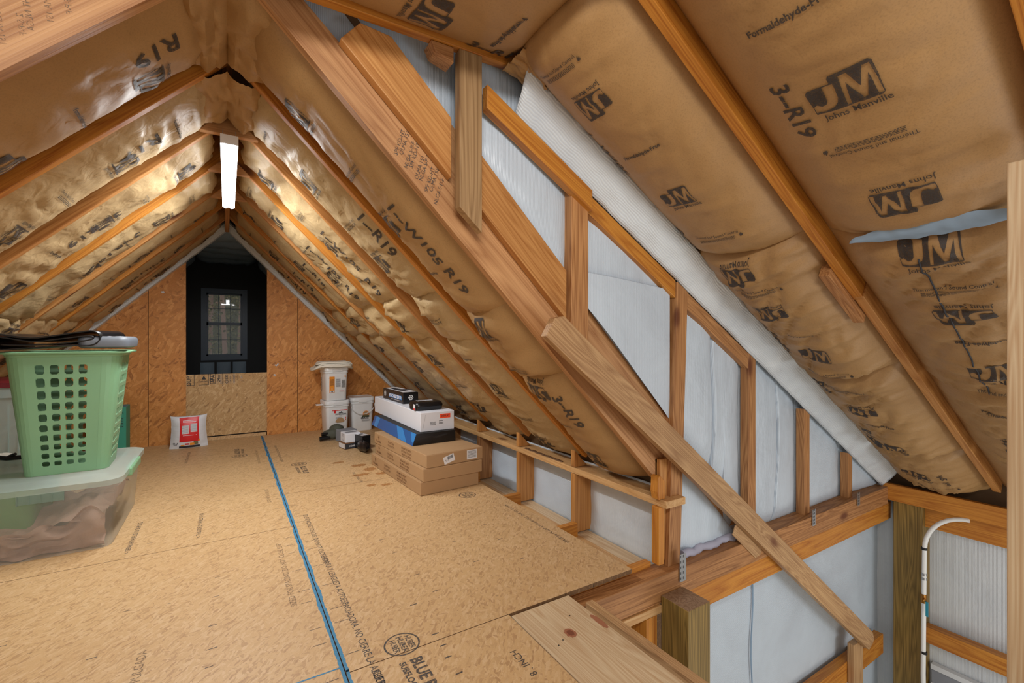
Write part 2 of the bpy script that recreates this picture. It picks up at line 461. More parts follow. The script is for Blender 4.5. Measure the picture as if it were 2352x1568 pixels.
# ------------------------------------------------------------ insulation batts
def nz(x, y, z): return noise.noise(Vector((x, y, z)))
class Batt:
    def __init__(s, o, sd, nd, L, Wd, bulge=.05, edge=.07, seed=0, wr=1.0, step=.022, ends=(.5, .5)):
        s.o = Vector(o); s.s = sd; s.n = nd; s.up = -sd; s.u = s.up.cross(nd); s.L = L; s.W = Wd
        s.bulge = bulge; s.edge = edge; s.seed = seed * 7.31; s.wr = wr; s.ends = ends
        s.ns = max(6, int(L / step)); s.nt = max(8, int(Wd / step))
        s.h = [[s.height(L * i / s.ns, -Wd / 2 + Wd * j / s.nt) for j in range(s.nt + 1)] for i in range(s.ns + 1)]
    def height(s, a, t):
        L, Wd, sd = s.L, s.W, s.seed
        x = abs(2 * t / Wd)
        p = (1 - min(1, x) ** 2.6) ** .9
        e0 = min(1, a / .10); e1 = min(1, (L - a) / .10)
        e0 = 1 - s.ends[0] * (1 - e0) ** 2; e1 = 1 - s.ends[1] * (1 - e1) ** 2
        h = -s.edge + (s.bulge + s.edge) * p * e0 * e1
        # soft sag + transverse gathers (stronger near the two ends) + sharp creases
        g = max(math.exp(-a / .28), math.exp(-(L - a) / .35))
        h += s.wr * .011 * nz(a * 3 + sd, t * 4, sd) * (.4 + .6 * p)
        w = nz(a * 2 + sd, t * 3.5, 3 + sd) * .10
        r = nz((a + w) * 11, t * 1.6 + sd, 5 + sd)
        h += s.wr * (.0035 + .012 * g) * (1 - min(1, abs(r) * 3.0)) ** 2 * p
        r2 = nz((a * .6 + t * .9 + w) * 9, (a - t) * 2 + sd, 9 + sd)
        h -= s.wr * .006 * max(0, 1 - abs(r2) * 7) * p
        h += s.wr * .0012 * nz(a * 22, t * 22, sd)
        return h
    def H(s, a, t):
        fi = min(max(a / s.L, 0), .99999) * s.ns; fj = min(max((t + s.W / 2) / s.W, 0), .99999) * s.nt
        i, j = int(fi), int(fj); x, y = fi - i, fj - j; h = s.h
        return (h[i][j] * (1 - x) + h[i + 1][j] * x) * (1 - y) + (h[i][j + 1] * (1 - x) + h[i + 1][j + 1] * x) * y
    def pt(s, a, t, off=0): return s.o + s.s * a + s.u * t + s.n * (s.H(a, t) + off)
    def sheet(s, b, mat):
        rg = []
        for i in range(s.ns + 1):
            a = s.L * i / s.ns
            jag = 0
            if i in (0, s.ns): jag = .012
            row = []
            for j in range(s.nt + 1):
                t = -s.W / 2 + s.W * j / s.nt
                aa = a + jag * nz(t * 14, s.seed, 2.0 * i)
                row.append(s.o + s.s * aa + s.u * t + s.n * s.h[i][j])
            rg.append(row)
        n = s.nt + 1; vs = [p for r in rg for p in r]
        fs = [(i * n + j, (i + 1) * n + j, (i + 1) * n + j + 1, i * n + j + 1) for i in range(s.ns) for j in range(s.nt)]
        # body: the sides and ends go back into the bay, closed behind
        k = len(vs); back = .12
        for j in range(s.nt + 1): vs.append(rg[0][j] - s.n * (s.h[0][j] + back))
        for j in range(s.nt + 1): vs.append(rg[-1][j] - s.n * (s.h[-1][j] + back))
        for j in range(s.nt): fs.append((j, j + 1, k + j + 1, k + j)); fs.append(((s.ns) * n + j + 1, (s.ns) * n + j, k + n + j, k + n + j + 1))
        b.add(vs, fs, mat, True)
    def print(s, b, shp, key, a, t, w, mat, flip=False, rot90=False):
        """shape scaled so its width is w, centred at (a,t); upright letters point up the slope"""
        xs = [v[0] for v in shp[0]]; ys = [v[1] for v in shp[0]]
        cw = max(xs) - min(xs); sc = w / cw; cx = (max(xs) + min(xs)) / 2; cy = (max(ys) + min(ys)) / 2
        kk = (key, round(sc, 4))
        if kk not in _sc: _sc[kk] = splitshape(([((x - cx) * sc, (y - cy) * sc) for x, y in shp[0]], shp[1]), .011)
        vs, fs = _sc[kk]; sg = -1 if flip else 1; out = []
        for x, y in vs:
            x, y = x * sg, y * sg
            if rot90: x, y = y, -x
            aa, tt = a - y, t + x
            if not (0.004 < aa < s.L - .004 and abs(tt) < s.W / 2 - .002):
                aa = min(max(aa, .004), s.L - .004); tt = min(max(tt, -s.W / 2 + .002), s.W / 2 - .002)
            out.append(s.pt(aa, tt, .0032))
        b.add(out, fs, mat)

def printrun(b, bt, mat, phase=0, step=.245, start=.12, t0=0.0, size=.155, stamp=None, stamp_t=-.2, stamp_a=(), fine=True):
    k = phase; a = start; rd = random.Random(int(bt.seed * 10) + 3)
    while a < bt.L - .07:
        t = t0 + rd.uniform(-.02, .02)
        kk = k % 4
        if kk in (0, 2):
            fl = kk == 0; sg = -1 if fl else 1
            bt.print(b, logo2d(), 'jm', a, t, size, mat, fl)
            if fine: bt.print(b, text2d('Johns Manville', .012), 'jmn', a + sg * size * .46, t + .01, size * .98, mat, fl)
        elif kk == 1:
            bt.print(b, text2d('Formaldehyde-Free', .03), 'ff', a, t - .03, size * 1.05, mat, False)
        else:
            bt.print(b, text2d('Thermal and Sound Control', .008), 'tsc', a, t, size * 1.4, mat, False)
            if fine: bt.print(b, bars2d(3, 1, .09, 4), 'bars', a + .022, t + .012, size * 1.15, mat, False)
        k += 1; a += step
    for sa, tx, w in stamp_a:
        bt.print(b, text2d(tx, .02), tx, sa, stamp_t, w, mat, False, True)

def make_batt(label, o, sd, nd, L, Wd, mat='kraft', group='paper faced insulation batts', prints=True, **kw):
    pk = {k: kw.pop(k) for k in ('phase', 'start', 'step_p', 't0', 'size', 'stamp_t', 'stamp_a', 'fine', 'extra') if k in kw}
    bt = Batt(o, sd, nd, L, Wd, **kw); b = B(); bt.sheet(b, M[mat])
    if prints:
        ex = pk.pop('extra', None)
        if 'step_p' in pk: pk['step'] = pk.pop('step_p')
        printrun(b, bt, M['ink'], **pk)
        if ex: ex(b, bt)
    ob = b.build('insulation_batt', auto=False)
    tag(ob, label, 'insulation', group)
    return bt, ob
ORD = ['first', 'second', 'third', 'fourth', 'fifth', 'sixth', 'seventh', 'eighth']

# wing bays: between gable pair (Y 1.54..1.58) and RY rafters, then to the end wall at 5.70
bays = []
edges = [(1.585, RY[0])] + [(RY[i] + .038, RY[i + 1]) for i in range(6)]
edges = [e for e in edges if e[0] < 5.5]
edges = [(a, min(b_, 5.60)) for a, b_ in edges]
def wingbatts():
    for i, (y0, y1) in enumerate(edges):
        yc = (y0 + y1) / 2; Wd = y1 - y0 + .004; det = .02 if i < 2 else (.026 if i < 4 else .034)
        m = 'kraft' if i == 0 else 'kraft_lit'
        wr = (1.0, 1.3, 1.7, 1.8, 1.6, 1.3, 1.2)[i]
        segs = ((.05, .90, 'upper'), (.88, 1.13, 'short middle'), (1.11, 1.85, 'lower'))
        if i == 0: segs = ((.05, .99, 'upper'), (.95, 1.28, 'short middle'), (1.26, 1.83, 'lower'))
        for k, (x0, x1, w) in enumerate(segs):
            o = P(x0, yc, rwy(yc) - x0) - nR * .002 * (k % 2)
            st = ()
            tt, ph, sa, t00 = .10, (i + 2 * k) % 4, .10 + .05 * ((i * 7) % 3), -.03
            if k == 0: st = ((.86, '1--W105  R19', .50),) if i in (2, 3) else ((.8, '1--R19', .24),)
            if k == 0 and i == 0: st = ((.95, '1--W105 R19', .46),); tt, ph, sa, t00 = .06, 2, .27, -.075
            if k == 0 and i == 1: tt = .16
            if k == 2 and i == 0: st = ((.22, '3--R19', .22),)
            make_batt('brown paper insulation batt, right loft slope, %s bay from the gable rafter, %s piece' % (ORD[i], w), o, sR, nR, (x1 - x0) / q2, Wd,
                      m, seed=i * 3 + k + 1, wr=wr * (1.5 if k == 1 else 1), step=det, bulge=(.03 if i == 0 else .004) + .014 * (k > 0), edge=.075, phase=ph, start=sa,
                      t0=t00, stamp_t=tt, stamp_a=st, fine=i < 4, step_p=.26)
        segs = ((.05, 1.02, 'upper'), (1.0, 1.74, 'lower'))
        for k, (x0, x1, w) in enumerate(segs):
            o = P(-x0, yc, lwy(yc) - x0)
            make_batt('brown paper insulation batt, left loft slope, %s bay from the gable rafter, %s piece' % (ORD[i], w), o, sL, nL, (x1 - x0) / q2, Wd,
                      m, seed=40 + i * 3 + k, wr=wr * (1.4 if k == 1 else 1), step=det, bulge=.008 + .012 * k, edge=.045, phase=(0 if i == 0 else i + k) % 4, start=(.245 if i == 0 else .2) if k == 0 else .1,
                      t0=.09 if i == 0 else .04, stamp_t=(-.06, -.02, .0)[min(i, 2)], stamp_a=(((.20, 'R19', .15),), ((.36, 'R19', .16),), ((.72, '3--R19', .28),))[min(i, 2)] if k == 0 else (), fine=i < 4, step_p=.24)
wingbatts()

# main roof batts
def x2s(x): return x * mk
def mbatt(label, x0, x1, y0, y1, seed, items, stamps=(), stamp_t=-.2, extra=None, **kw):
    yc = (y0 + y1) / 2
    o = P(x0, yc, MZ - MS * x0)
    bt = Batt(o, sM, nM, (x1 - x0) * mk, y1 - y0, seed=seed, **kw); b = B(); bt.sheet(b, M['kraft'])
    for kind, x, y, fl, w in items:
        a = (x - x0) * mk; t = yc - y; sg = -1 if fl else 1
        if kind == 'J':
            bt.print(b, logo2d(), 'jm', a, t, w, M['ink'], fl)
            bt.print(b, text2d('Johns Manville', .012), 'jmn', a + sg * w * .45, t + .01, w * .98, M['ink'], fl)
        elif kind == 'F': bt.print(b, text2d('Formaldehyde-Free', .03), 'ff', a, t, w, M['ink'], fl)
        else:
            bt.print(b, text2d('Thermal and Sound Control', .008), 'tsc', a, t, w, M['ink'], fl)
            bt.print(b, bars2d(4, 1, .10, 4), 'bars', a + sg * .022, t, w * .8, M['ink'], fl)
            bt.print(b, shape2d('flame', [[(-.3, -.5), (.3, -.5), (.42, -.2), (.3, .2), (.12, -.05), (.1, .5), (-.2, .2), (-.42, -.2)]]), 'flame', a + sg * .015, t + sg * w * .53, .014, M['ink'], fl)
    for x, y, tx, w, fl in stamps:
        bt.print(b, text2d(tx, .02), tx, (x - x0) * mk, yc - y, w, M['ink'], fl, True)
    if extra: extra(b, bt)
    ob = b.build('insulation_batt', auto=False); tag(ob, label, 'insulation', 'paper faced insulation batts'); return bt, ob
yA0, yA1, yB0, yB1 = .912, 1.44, .278, .872
mbatt('long brown paper batt on the main roof slope beside the white gable wall', .86, 1.90, yA0, yA1, 101,
      [('T', .96, 1.24, False, .20), ('J', 1.108, 1.21, True, .135), ('F', 1.322, 1.20, False, .17), ('J', 1.53, 1.21, False, .135), ('T', 1.745, 1.19, False, .20)],
      [(1.30, 1.375, '1--W105', .24, False), (1.78, 1.39, 'R19', .14, False)], step=.017, bulge=.055, wr=.9)
mbatt('puckered brown paper batt below the long one beside the gable wall', 1.87, 2.80, yA0, yA1, 102,
      [('J', 1.965, 1.22, True, .14), ('T', 2.06, 1.2, False, .2), ('J', 2.216, 1.21, True, .14), ('F', 2.40, 1.21, True, .18), ('J', 2.56, 1.19, False, .14), ('T', 2.72, 1.2, False, .2)],
      [(2.45, 1.36, '6--W105 R19', .42, False)], step=.016, bulge=.075, wr=2.5, ends=(.85, .75))
mbatt('sagging brown paper batt low on the main slope, third down the gable wall', 2.77, 3.72, yA0, yA1, 103,
      [('T', 2.90, 1.2, True, .2), ('J', 3.12, 1.2, True, .14), ('F', 3.3, 1.2, False, .17), ('J', 3.50, 1.2, False, .14)],
      [(2.95, 1.34, 'R19', .14, False), (3.45, 1.3, 'R19', .14, False)], step=.018, bulge=.075, wr=2.7, ends=(.9, .75))
mbatt('lowest brown paper batt piece meeting the eave plate in the corner', 3.69, 4.22, yA0, yA1, 104,
      [('J', 3.93, 1.22, False, .15), ('T', 4.08, 1.15, False, .2)], [(3.95, 1.08, 'W105 R19', .2, False)], step=.018, bulge=.075, wr=2.2, ends=(.85, .3))
def seam_line(b, bt):
    b.tube([bt.pt(a, -.028 - .012 * (a / bt.L), .003) for a in [bt.L * k / 40 for k in range(3, 40)]], .0028, M['text'], 5)
mbatt('broad brown paper batt over the stair opening, top right, with largest logo', .86, 1.93, yB0, yB1, 105,
      [('F', 1.17, .60, False, .20), ('J', 1.385, .575, False, .16), ('T', 1.56, .575, True, .21), ('J', 1.765, .565, True, .16)],
      [(1.40, .705, '3--R19', .20, False)], step=.017, bulge=.05, wr=.8, ends=(.2, .45))
mbatt('brown paper batt with a dark guide line, below the torn blue gap', 1.925, 2.88, yB0, yB1, 106,
      [('J', 1.975, .575, False, .16), ('T', 2.15, .565, False, .21), ('J', 2.30, .565, True, .16), ('F', 2.46, .54, True, .19), ('J', 2.64, .56, False, .16), ('T', 2.80, .55, False, .2)],
      [(2.42, .39, 'R19', .14, False)], step=.017, bulge=.065, wr=2.1, ends=(.85, .6), extra=seam_line)
mbatt('brown paper batt at the bottom right, partly behind the post', 2.86, 3.6, yB0, yB1, 107,
      [('F', 3.02, .6, False, .18), ('J', 3.3, .6, True, .15)], [(3.35, .66, 'W105', .18, False)], step=.02, bulge=.065, wr=2.3)
mbatt('lowest brown paper batt piece over the side wall, behind the post', 3.58, 4.2, yB0, yB1, 108,
      [('J', 3.9, .6, True, .15)], [], step=.022, bulge=.06, wr=1.4)
# exposed blue fibreglass where the facing has pulled apart
b = B()
def gapf(u, v):
    x = 1.905 + .035 * (v - .5) * math.sin(math.pi * u) ** .6 * 2 + .004 * nz(u * 9, v, 1) - .012 * u
    return P(x, yB1 - .10 - u * .46, MZ - MS * x) + nM * (.035 + .012 * math.sin(math.pi * v) + .004 * nz(u * 14, v * 3, 4))
b.grid(gapf, 46, 6, M['fluffblue']); tag(b.build('exposed_fibreglass'), 'pale blue fibreglass showing in the torn gap between two ceiling batts', 'insulation')

# flat ceiling batt over the collar tie
def ceil_extra(b, bt):
    bt.print(b, logo2d(), 'jm', .66 + .54, 1.2 - 1.335, .17, M['ink'], True)
    bt.print(b, text2d('Johns Manville', .012), 'jmn', .66 + .54 - .085, 1.2 - 1.335, .165, M['ink'], True)
    bt.print(b, text2d('Formaldehyde-Free', .03), 'ff', .66 + .775, 1.2 - 1.29, .21, M['ink'], True)
    bt.print(b, text2d('3--R19', .02), '3--R19', .66 + .82, 1.2 - 1.435, .22, M['ink'], False, True)
    bt.print(b, logo2d(), 'jm', .66 + .06, 1.2 - 1.25, .17, M['ink'], False)
make_batt('flat ceiling batt, brown paper, above the collar tie at the gable wall', (-.66, 1.2, 2.075), X3, -Z3, 1.54, .55, edge=.015, step=.018, seed=120, wr=.8, bulge=.035, start=3, extra=ceil_extra)
make_batt('flat ceiling batt, brown paper, second bay out from the gable wall', (-.66, .57, 2.075), X3, -Z3, 1.54, .6, step=.03, seed=121, wr=.8, bulge=.03, start=.3)

# ------------------------------------------------------------ roof decks (behind everything)
def deck(name, pts):
    b = B(); b.add(pts, [tuple(range(len(pts)))], M['deck']); n = (Vector(pts[1]) - Vector(pts[0])).cross(Vector(pts[2]) - Vector(pts[0])).normalized()
    o = b.build(name); sm = o.modifiers.new('s', 'SOLIDIFY'); sm.thickness = .02; sm.offset = 0; struct(o); return o
dz = .27
deck('ceiling', [(0, 1.57, RW + dz + .05), (0, 5.78, RW + dz + .05), (2.55, 5.78, RW + dz - 2.5), (2.55, 1.57, RW + dz - 2.5)])
deck('ceiling', [(0, 1.57, RW + dz + .05), (0, 5.78, RW + dz + .05), (-2.35, 5.78, RW + dz - 2.3), (-2.35, 1.57, RW + dz - 2.3)])
deck('ceiling', [(.3, -.9, MZ - MS * .3 + .22), (.3, 1.66, MZ - MS * .3 + .22), (4.75, 1.66, MZ - MS * 4.75 + .22), (4.75, -.9, MZ - MS * 4.75 + .22)])
deck('ceiling', [(-1.6, -.9, 2.36), (-1.6, 1.6, 2.36), (.4, 1.6, 2.36), (.4, -.9, 2.36)])

# ------------------------------------------------------------ loft rafters
def rafter_R(y, th, label, mat, depth=.235, x0=0.0, x1=1.80):
    o = P(x0, y + th, rwy(y) - x0); L = (x1 - x0) / q2
    return board('rafter', o, sR, -nR, [(depth, depth) if x0 == 0 else (0, depth), (0 if x0 else 0.0, 0), (L, 0), (L, depth)][::-1] if False else [(0, 0), (L, 0), (L, depth), (-depth if x0 == 0 else 0, depth)], th, M[mat], label=label, cat='rafter', group='loft rafters')
def rafter_L(y, th, label, mat, depth=.235, x1=1.78):
    L = x1 / q2
    return board('rafter', P(-.0, y, lwy(y)), sL, -nL, [(0, 0), (L, 0), (L, depth), (-depth, depth)], th, M[mat], label=label, cat='rafter', group='loft rafters')
for i, y in enumerate(RY[:6]):
    rafter_R(y, .038, 'right slope loft rafter, %s back from the wide one at the gable wall' % ORD[i], 'rafter' if i % 2 else 'orange', .14)
    rafter_L(y + .03, .038, 'left slope loft rafter, %s back from the wide one at the gable wall' % ORD[i], 'rafter' if i % 2 else 'orange', .14)
# wide near pair at the gable wall (front face Y 1.54, 25 cm deep); grade stamps printed on the faces
def stampL(b):
    for i, (x, y) in enumerate([(.52, .10), (.60, .06), (.56, .15), (.68, .11), (.74, .05), (.64, .17)]):
        put(b, text2d(('2 S-P-F', 'OLMA', 'KD-HT', 'JST OLMA', 'NLGA', '2 S-P-F')[i], .01), (x, y, 0), (0.3, 1, 0), (1, -.3, 0), .022, M['inkfaint'], .0006)
# left: thickness goes toward +Y from front face
bl = B(); LL = 1.78 / q2
bl.prism([(0, 0), (LL, 0), (LL, .255), (-.255, .255)], 0, .038, M['rafter2'])
mL = frame_mtx(P(0, 1.537, LW + .0), sL, -nL)
iL = mL.inverted(); rL = iL.to_3x3()
for i in range(14):
    k_ = i % 7; x = -.29 - .027 * k_; dep = .06 + .075 * (i // 7) + .012 * (i % 3)
    c = P(x, 1.5364, LW + x) - nL * dep
    put(bl, text2d(('2 S-P-F', 'OLMA 151', 'KD-HT NLGA')[i % 3], .0), iL @ c, rL @ (sL * .75 + nL), rL @ (nL * -.75 + sL), .018, M['inkfaint'], 0.0)
gl = bl.build('rafter', None, mL, .003)
tag(gl, 'wide near rafter, upper left, with faint grade stamps on its face', 'rafter', 'loft rafters')
# right wide rafter with its tail running down to the plate
def Rpt(x, sm): return (x, sm - x)   # sum rule z = sm - x
poly = [(.0, 2.14), (1.765, .375), (1.765, .47), (1.93, .43), (2.36, .02), (2.50, .02), (.50, 2.02), (.32, 1.98), (.0, 2.27)]
bR = B(); bR.prism([(x, z) for x, z in poly], 0, .04, M['rafter2'])
# stored in world XZ with Y thickness; local frame with grain along slope
mR = frame_mtx(P(0, 1.58, 2.14), sR, -nR)
inv = mR.inverted()
def to_local(poly, y):
    return [inv @ P(x, y, z) for x, z in poly]
def xz_board(name, poly, y0, y1, gx, mat, label=None, cat=None, group=None, parent=None, bevel=.0025, extra=None):
    """outline given in world XZ between two Y planes, grain along gx"""
    gx = Vector(gx).normalized(); gy = Vector((-gx.z, 0, gx.x)); m = frame_mtx(P(poly[0][0], y0, poly[0][1]), gx, gy); iv = m.inverted()
    a = [iv @ P(x, y0, z) for x, z in poly]; c = [iv @ P(x, y1, z) for x, z in poly]; n = len(poly); b = B()
    b.add(a + c, [tuple(range(n)), tuple(range(n, 2 * n))[::-1]] + [(i, n + i, n + (i + 1) % n, (i + 1) % n) for i in range(n)], mat)
    if extra: extra(b, iv)
    o = b.build(name, parent, m, bevel)
    bm = bmesh.new(); bm.from_mesh(o.data); bmesh.ops.recalc_face_normals(bm, faces=bm.faces); bm.to_mesh(o.data); bm.free()
    if label: tag(o, label, cat, group)
    return o
def yz_board(name, poly, x0, x1, gx, mat, label=None, cat=None, group=None, parent=None, bevel=.0025):
    gx = Vector(gx).normalized(); gy = X3.cross(gx); m = frame_mtx(P(x0, poly[0][0], poly[0][1]), gx, gy); iv = m.inverted()
    a = [iv @ P(x0, y, z) for y, z in poly]; c = [iv @ P(x1, y, z) for y, z in poly]; n = len(poly); b = B()
    b.add(a + c, [tuple(range(n)), tuple(range(n, 2 * n))[::-1]] + [(i, n + i, n + (i + 1) % n, (i + 1) % n) for i in range(n)], mat)
    o = b.build(name, parent, m, bevel)
    bm = bmesh.new(); bm.from_mesh(o.data); bmesh.ops.recalc_face_normals(bm, faces=bm.faces); bm.to_mesh(o.data); bm.free()
    if label: tag(o, label, cat, group)
    return o
def rstamp(b, iv):
    for i in range(9):
        x = .50 + .018 * i
        c = iv @ (P(x, 1.5438, 2.22 - x + .02 * (i % 2)))
        u = (iv.to_3x3() @ P(.3, 0, 1)); v = (iv.to_3x3() @ P(-1, 0, .3))
        put(b, text2d(('SPF KD-HT', 'OLMA 151', 'NLGA S-P-F')[i % 3], 0), c, u, v, .020, M['inkfloor'], .0008)
xz_board('rafter', poly, 1.545, 1.58, sR, M['rafter2'], 'wide right rafter running down the gable wall to the bottom plate', 'rafter', 'loft rafters', extra=rstamp)
# nailers standing proud of it, cut around the studs
xz_board('nailer_board', [(.30, 1.985), (.675, 1.62), (.675, 1.83), (.46, 2.045), (.36, 2.055)], 1.505, 1.543, sR, M['rafter'], 'short upper nailer board between the collar tie and the weathered stud', 'board', 'nailer boards')
xz_board('nailer_board', [(.79, 1.53), (1.19, 1.13), (1.19, 1.33), (.79, 1.73)], 1.505, 1.543, sR, M['rafter'], 'lower nailer board between the weathered stud and the next stud', 'board', 'nailer boards')
# ridge beam and collar ties
lumber('ridge_beam', (-.02, 1.58, 2.16), (-.02, 5.66, 2.16), Z3, .2, .038, M['rafter'], label='ridge beam along the loft peak behind the bunched paper', cat='beam')
for i, y in enumerate((RY[1], RY[2], RY[3])):
    xz_board('collar_tie', [(-.115, 2.05), (.135, 2.05), (.04, 2.145), (-.03, 2.145)] if i == 0 else [(-.10, 2.05), (.12, 2.05), (.06, 2.11), (-.04, 2.11)], y - .04, y - .002, X3, M['rafter2'],
             'brown collar tie across the peak, %s' % ('nearest, above the near end of the lamp' if i == 0 else 'second, over the middle of the lamp' if i == 1 else 'third, over the far end of the lamp'), 'brace', 'collar ties')

# bunched paper at the ridge (near bays)
def bunch(y0, y1, seed, lab, sc=1.0):
    b = B()
    def f(u, v):
        y = y0 + (y1 - y0) * v; a = (u - .5) * 2
        x = a * .13 * sc; z = min(RW, LW) - .02 - abs(x) * .8 + .07 * abs(a) ** 3 + .02 * (2 * v - 1) ** 6 + .018 * nz(x * 16 + seed, y * 11, seed) + .012 * (1 - abs(nz(x * 25, y * 8 + seed, 2)) * 3)
        return P(x, y, z - .018)
    b.grid(f, 22, 30, M['kraft']); o = b.build('paper_flap'); tag(o, lab, 'insulation', 'crumpled paper flaps at the peak')
bunch(1.6, 2.07, 1, 'crumpled brown paper flap at the peak, nearest, above the gable rafters')
bunch(2.14, 2.6, 5, 'crumpled brown paper flap at the peak, behind the first rafter pair', .9)

# torn and curled paper at some batt ends
def flap(label, c, sd, ud, nd, ln, w, curl, seed, mat='kraft'):
    b = B(); c = Vector(c)
    def f(u, v):
        t = (u - .5) * w; jag = .03 * nz(u * 7, seed, 1) * v; a = ln * v + jag
        h = curl * v ** 2 + .012 * nz(u * 6, v * 3, seed) + .008 * (1 - min(1, abs(nz(u * 9 + v * 3, v * 2, seed)) * 4)) - .01
        return c + sd * a + ud * t * (1 - .25 * v) + nd * h
    b.grid(f, 30, 14, M[mat]); o = b.build('paper_flap', auto=False); tag(o, label, 'insulation', 'torn paper flaps'); return o
yl = RY[1] + .32
flap('torn curled paper flap on the left slope, over the hamper', (-1.0, yl, lwy(yl) - 1.0 - .0), sL, Y3, nL, .10, .44, .05, 3, 'kraft_lit')
yl = RY[2] + .32
flap('torn paper flap with a pale lit lip on the left slope, farther back', (-1.0, yl, lwy(yl) - 1.0), sL, Y3, nL, .14, .46, .07, 6, 'kraft_lit')
flap('crumpled paper corner where the flat ceiling meets the slope at the gable wall', (.87, 1.41, 2.045), Vector((1, 0, -.35)).normalized(), Y3, Vector((-.3, 0, -1)).normalized(), .15, .15, .03, 15)

# ------------------------------------------------------------ gable wall (white blankets between studs), Y about 1.5
def rake(x): return MZ - MS * x
def blanket(label, x0, x1, zlo, zhi, seed, mat='foil', y=1.548, bul=.02, pinch=None, n=26, wd=.035):
    b = B()
    def f(u, v):
        x = x0 - wd + (x1 - x0 + 2 * wd) * u; a, c = zlo(x), zhi(x); z = a + (c - a) * v
        e = (1 - abs(2 * u - 1) ** 4) * (1 - abs(2 * v - 1) ** 8)
        d = bul * e + .006 * nz(x * 5 + seed, z * 4, seed) + .003 * nz(x * 16, z * 9, seed)
        if pinch:
            for px, pw, pd in pinch: d -= pd * math.exp(-((x - px - .012 * math.sin(z * 6 + seed)) / pw) ** 2)
        return P(x, y - d + .02 * (1 - e), z)
    b.grid(f, n, 40, M[mat]); o = b.build('insulation_blanket'); tag(o, label, 'insulation', 'white wall insulation blankets'); return o
ru = lambda x: 2.525 - x     # upper edge of the wide rafter
blanket('white blanket piece at the top left, above the wide rafter', .12, .78, lambda x: max(2.24 - x, 1.6), lambda x: 2.24, 1, y=1.60, wd=0)
blanket('white blanket between the weathered stud and the second stud', .765, 1.24, lambda x: max(ru(x) - .01, 0), lambda x: rake(x) + .12, 2)
blanket('white blanket with a horizontal lap seam, right of the second stud', 1.28, 1.86, lambda x: ru(x) - .02, rake, 3, 'foil')
blanket('white blanket with a blue shadowed pinch, between third and fourth stud', 1.93, 2.44, lambda x: max(ru(x) - .02, -.06) if x < 2.3 else -.06, rake, 4, pinch=[(2.20, .009, .085), (2.24, .09, .012)], n=110)
blanket('white blanket with a thin vertical pinch, right of the fourth stud', 2.50, 3.03, lambda x: -.06, rake, 5, pinch=[(2.80, .007, .085)], n=110)
blanket('white cross ribbed blanket between fifth and sixth stud', 3.10, 3.61, lambda x: -.06, rake, 6, 'foilz')
blanket('small triangular white blanket in the corner above the plate', 3.68, 4.3, lambda x: -.06, lambda x: max(rake(x), -.05), 7, 'foilz')
blanket('white blanket triangle below the rafter tail, right of the third stud', 1.93, 2.40, lambda x: -.06, lambda x: 2.39 - x, 8)
# lap sheet lower portion of second panel
b = B()
def lap(u, v):
    x = 1.285 + .555 * u; top = 1.335 - .045 * u; lo = ru(x) - .03; z = lo + (top - lo) * v
    return P(x, 1.520 - .004 * math.sin(u * 6) - .01 * (1 - abs(2 * u - 1) ** 4), z)
b.grid(lap, 20, 20, M['foil']); tag(b.build('insulation_blanket'), 'lower overlapping white sheet with its top edge showing, right of second stud', 'insulation', 'white wall insulation blankets')
# loose fuzzy edge at the bottom of the triangle
b = B()
b.tube([(1.945 + .028 * k, 1.525 - .006 * math.sin(k), -.03 + .018 * nz(k * .5, 2, 3)) for k in range(17)], [.020 + .010 * nz(k * .9, 1, 1) for k in range(17)], M['fluffgrey'], 9)
o = b.build('loose_insulation'); tag(o, 'grey fuzzy insulation edge lying along the bottom plate right of the third stud', 'insulation')
# rolled white strip along the rake
b = B()
def strip(u, v):
    x = .93 + (4.18 - .93) * u; w = .006 * nz(u * 40, v * 3, 1) + .004 * nz(u * 90, v * 5, 8)
    yy = 1.497 - .10 * v; z = 2.45 - MS * x + .145 * v + .02 * math.sin(v * math.pi) * 1
    return P(x, yy + w, z + w - .02 * math.sin(math.pi * v))
b.grid(strip, 150, 8, M['foily']); o = b.build('insulation_strip'); tag(o, 'long white strip folded along the sloping top of the gable wall', 'insulation', 'white edge strips')
o.modifiers.new('s', 'SOLIDIFY').thickness = .008

def stud(label, x1, ztop_l, ztop_r, zb=-.05, w=.066, mat='stud', y0=1.50, d=.05, cutb=None):
    x0 = x1 - w
    pl = [(x0, zb), (x1, zb), (x1, ztop_r), (x0, ztop_l)] if cutb is None else [(x0, cutb[0]), (x1, cutb[1]), (x1, ztop_r), (x0, ztop_l)]
    return xz_board('wall_stud', pl, y0, y0 + d, Z3, M[mat], label, 'stud', 'gable wall studs')
sl = lambda x: 2.45 - MS * x
stud('weathered grey stud with a slanted foot, first from the left', .776, 2.06, 2.06, w=.088, mat='weather', y0=1.465, d=.04, cutb=(1.51, 1.43))
stud('coarse grained stud crossing the rafter, second from the left', 1.299, sl(1.2), sl(1.3), zb=1.0, w=.09, y0=1.497)
xz_board('wall_stud', [(1.80, -.045), (1.888, -.045), (1.945, sl(1.945)), (1.868, sl(1.868))], 1.497, 1.549, Z3, M['stud'], 'full height stud standing on the plate over the treated post, third from the left', 'stud', 'gable wall studs')
stud('knotty stud behind the long brace, fourth from the left', 2.535, sl(2.46), sl(2.535), w=.07)
stud('shorter stud with a nail plate at its foot, fifth from the left', 3.125, sl(3.06), sl(3.125), w=.066)
stud('shortest stud near the corner, sixth from the left', 3.70, sl(3.64), sl(3.7), w=.062)
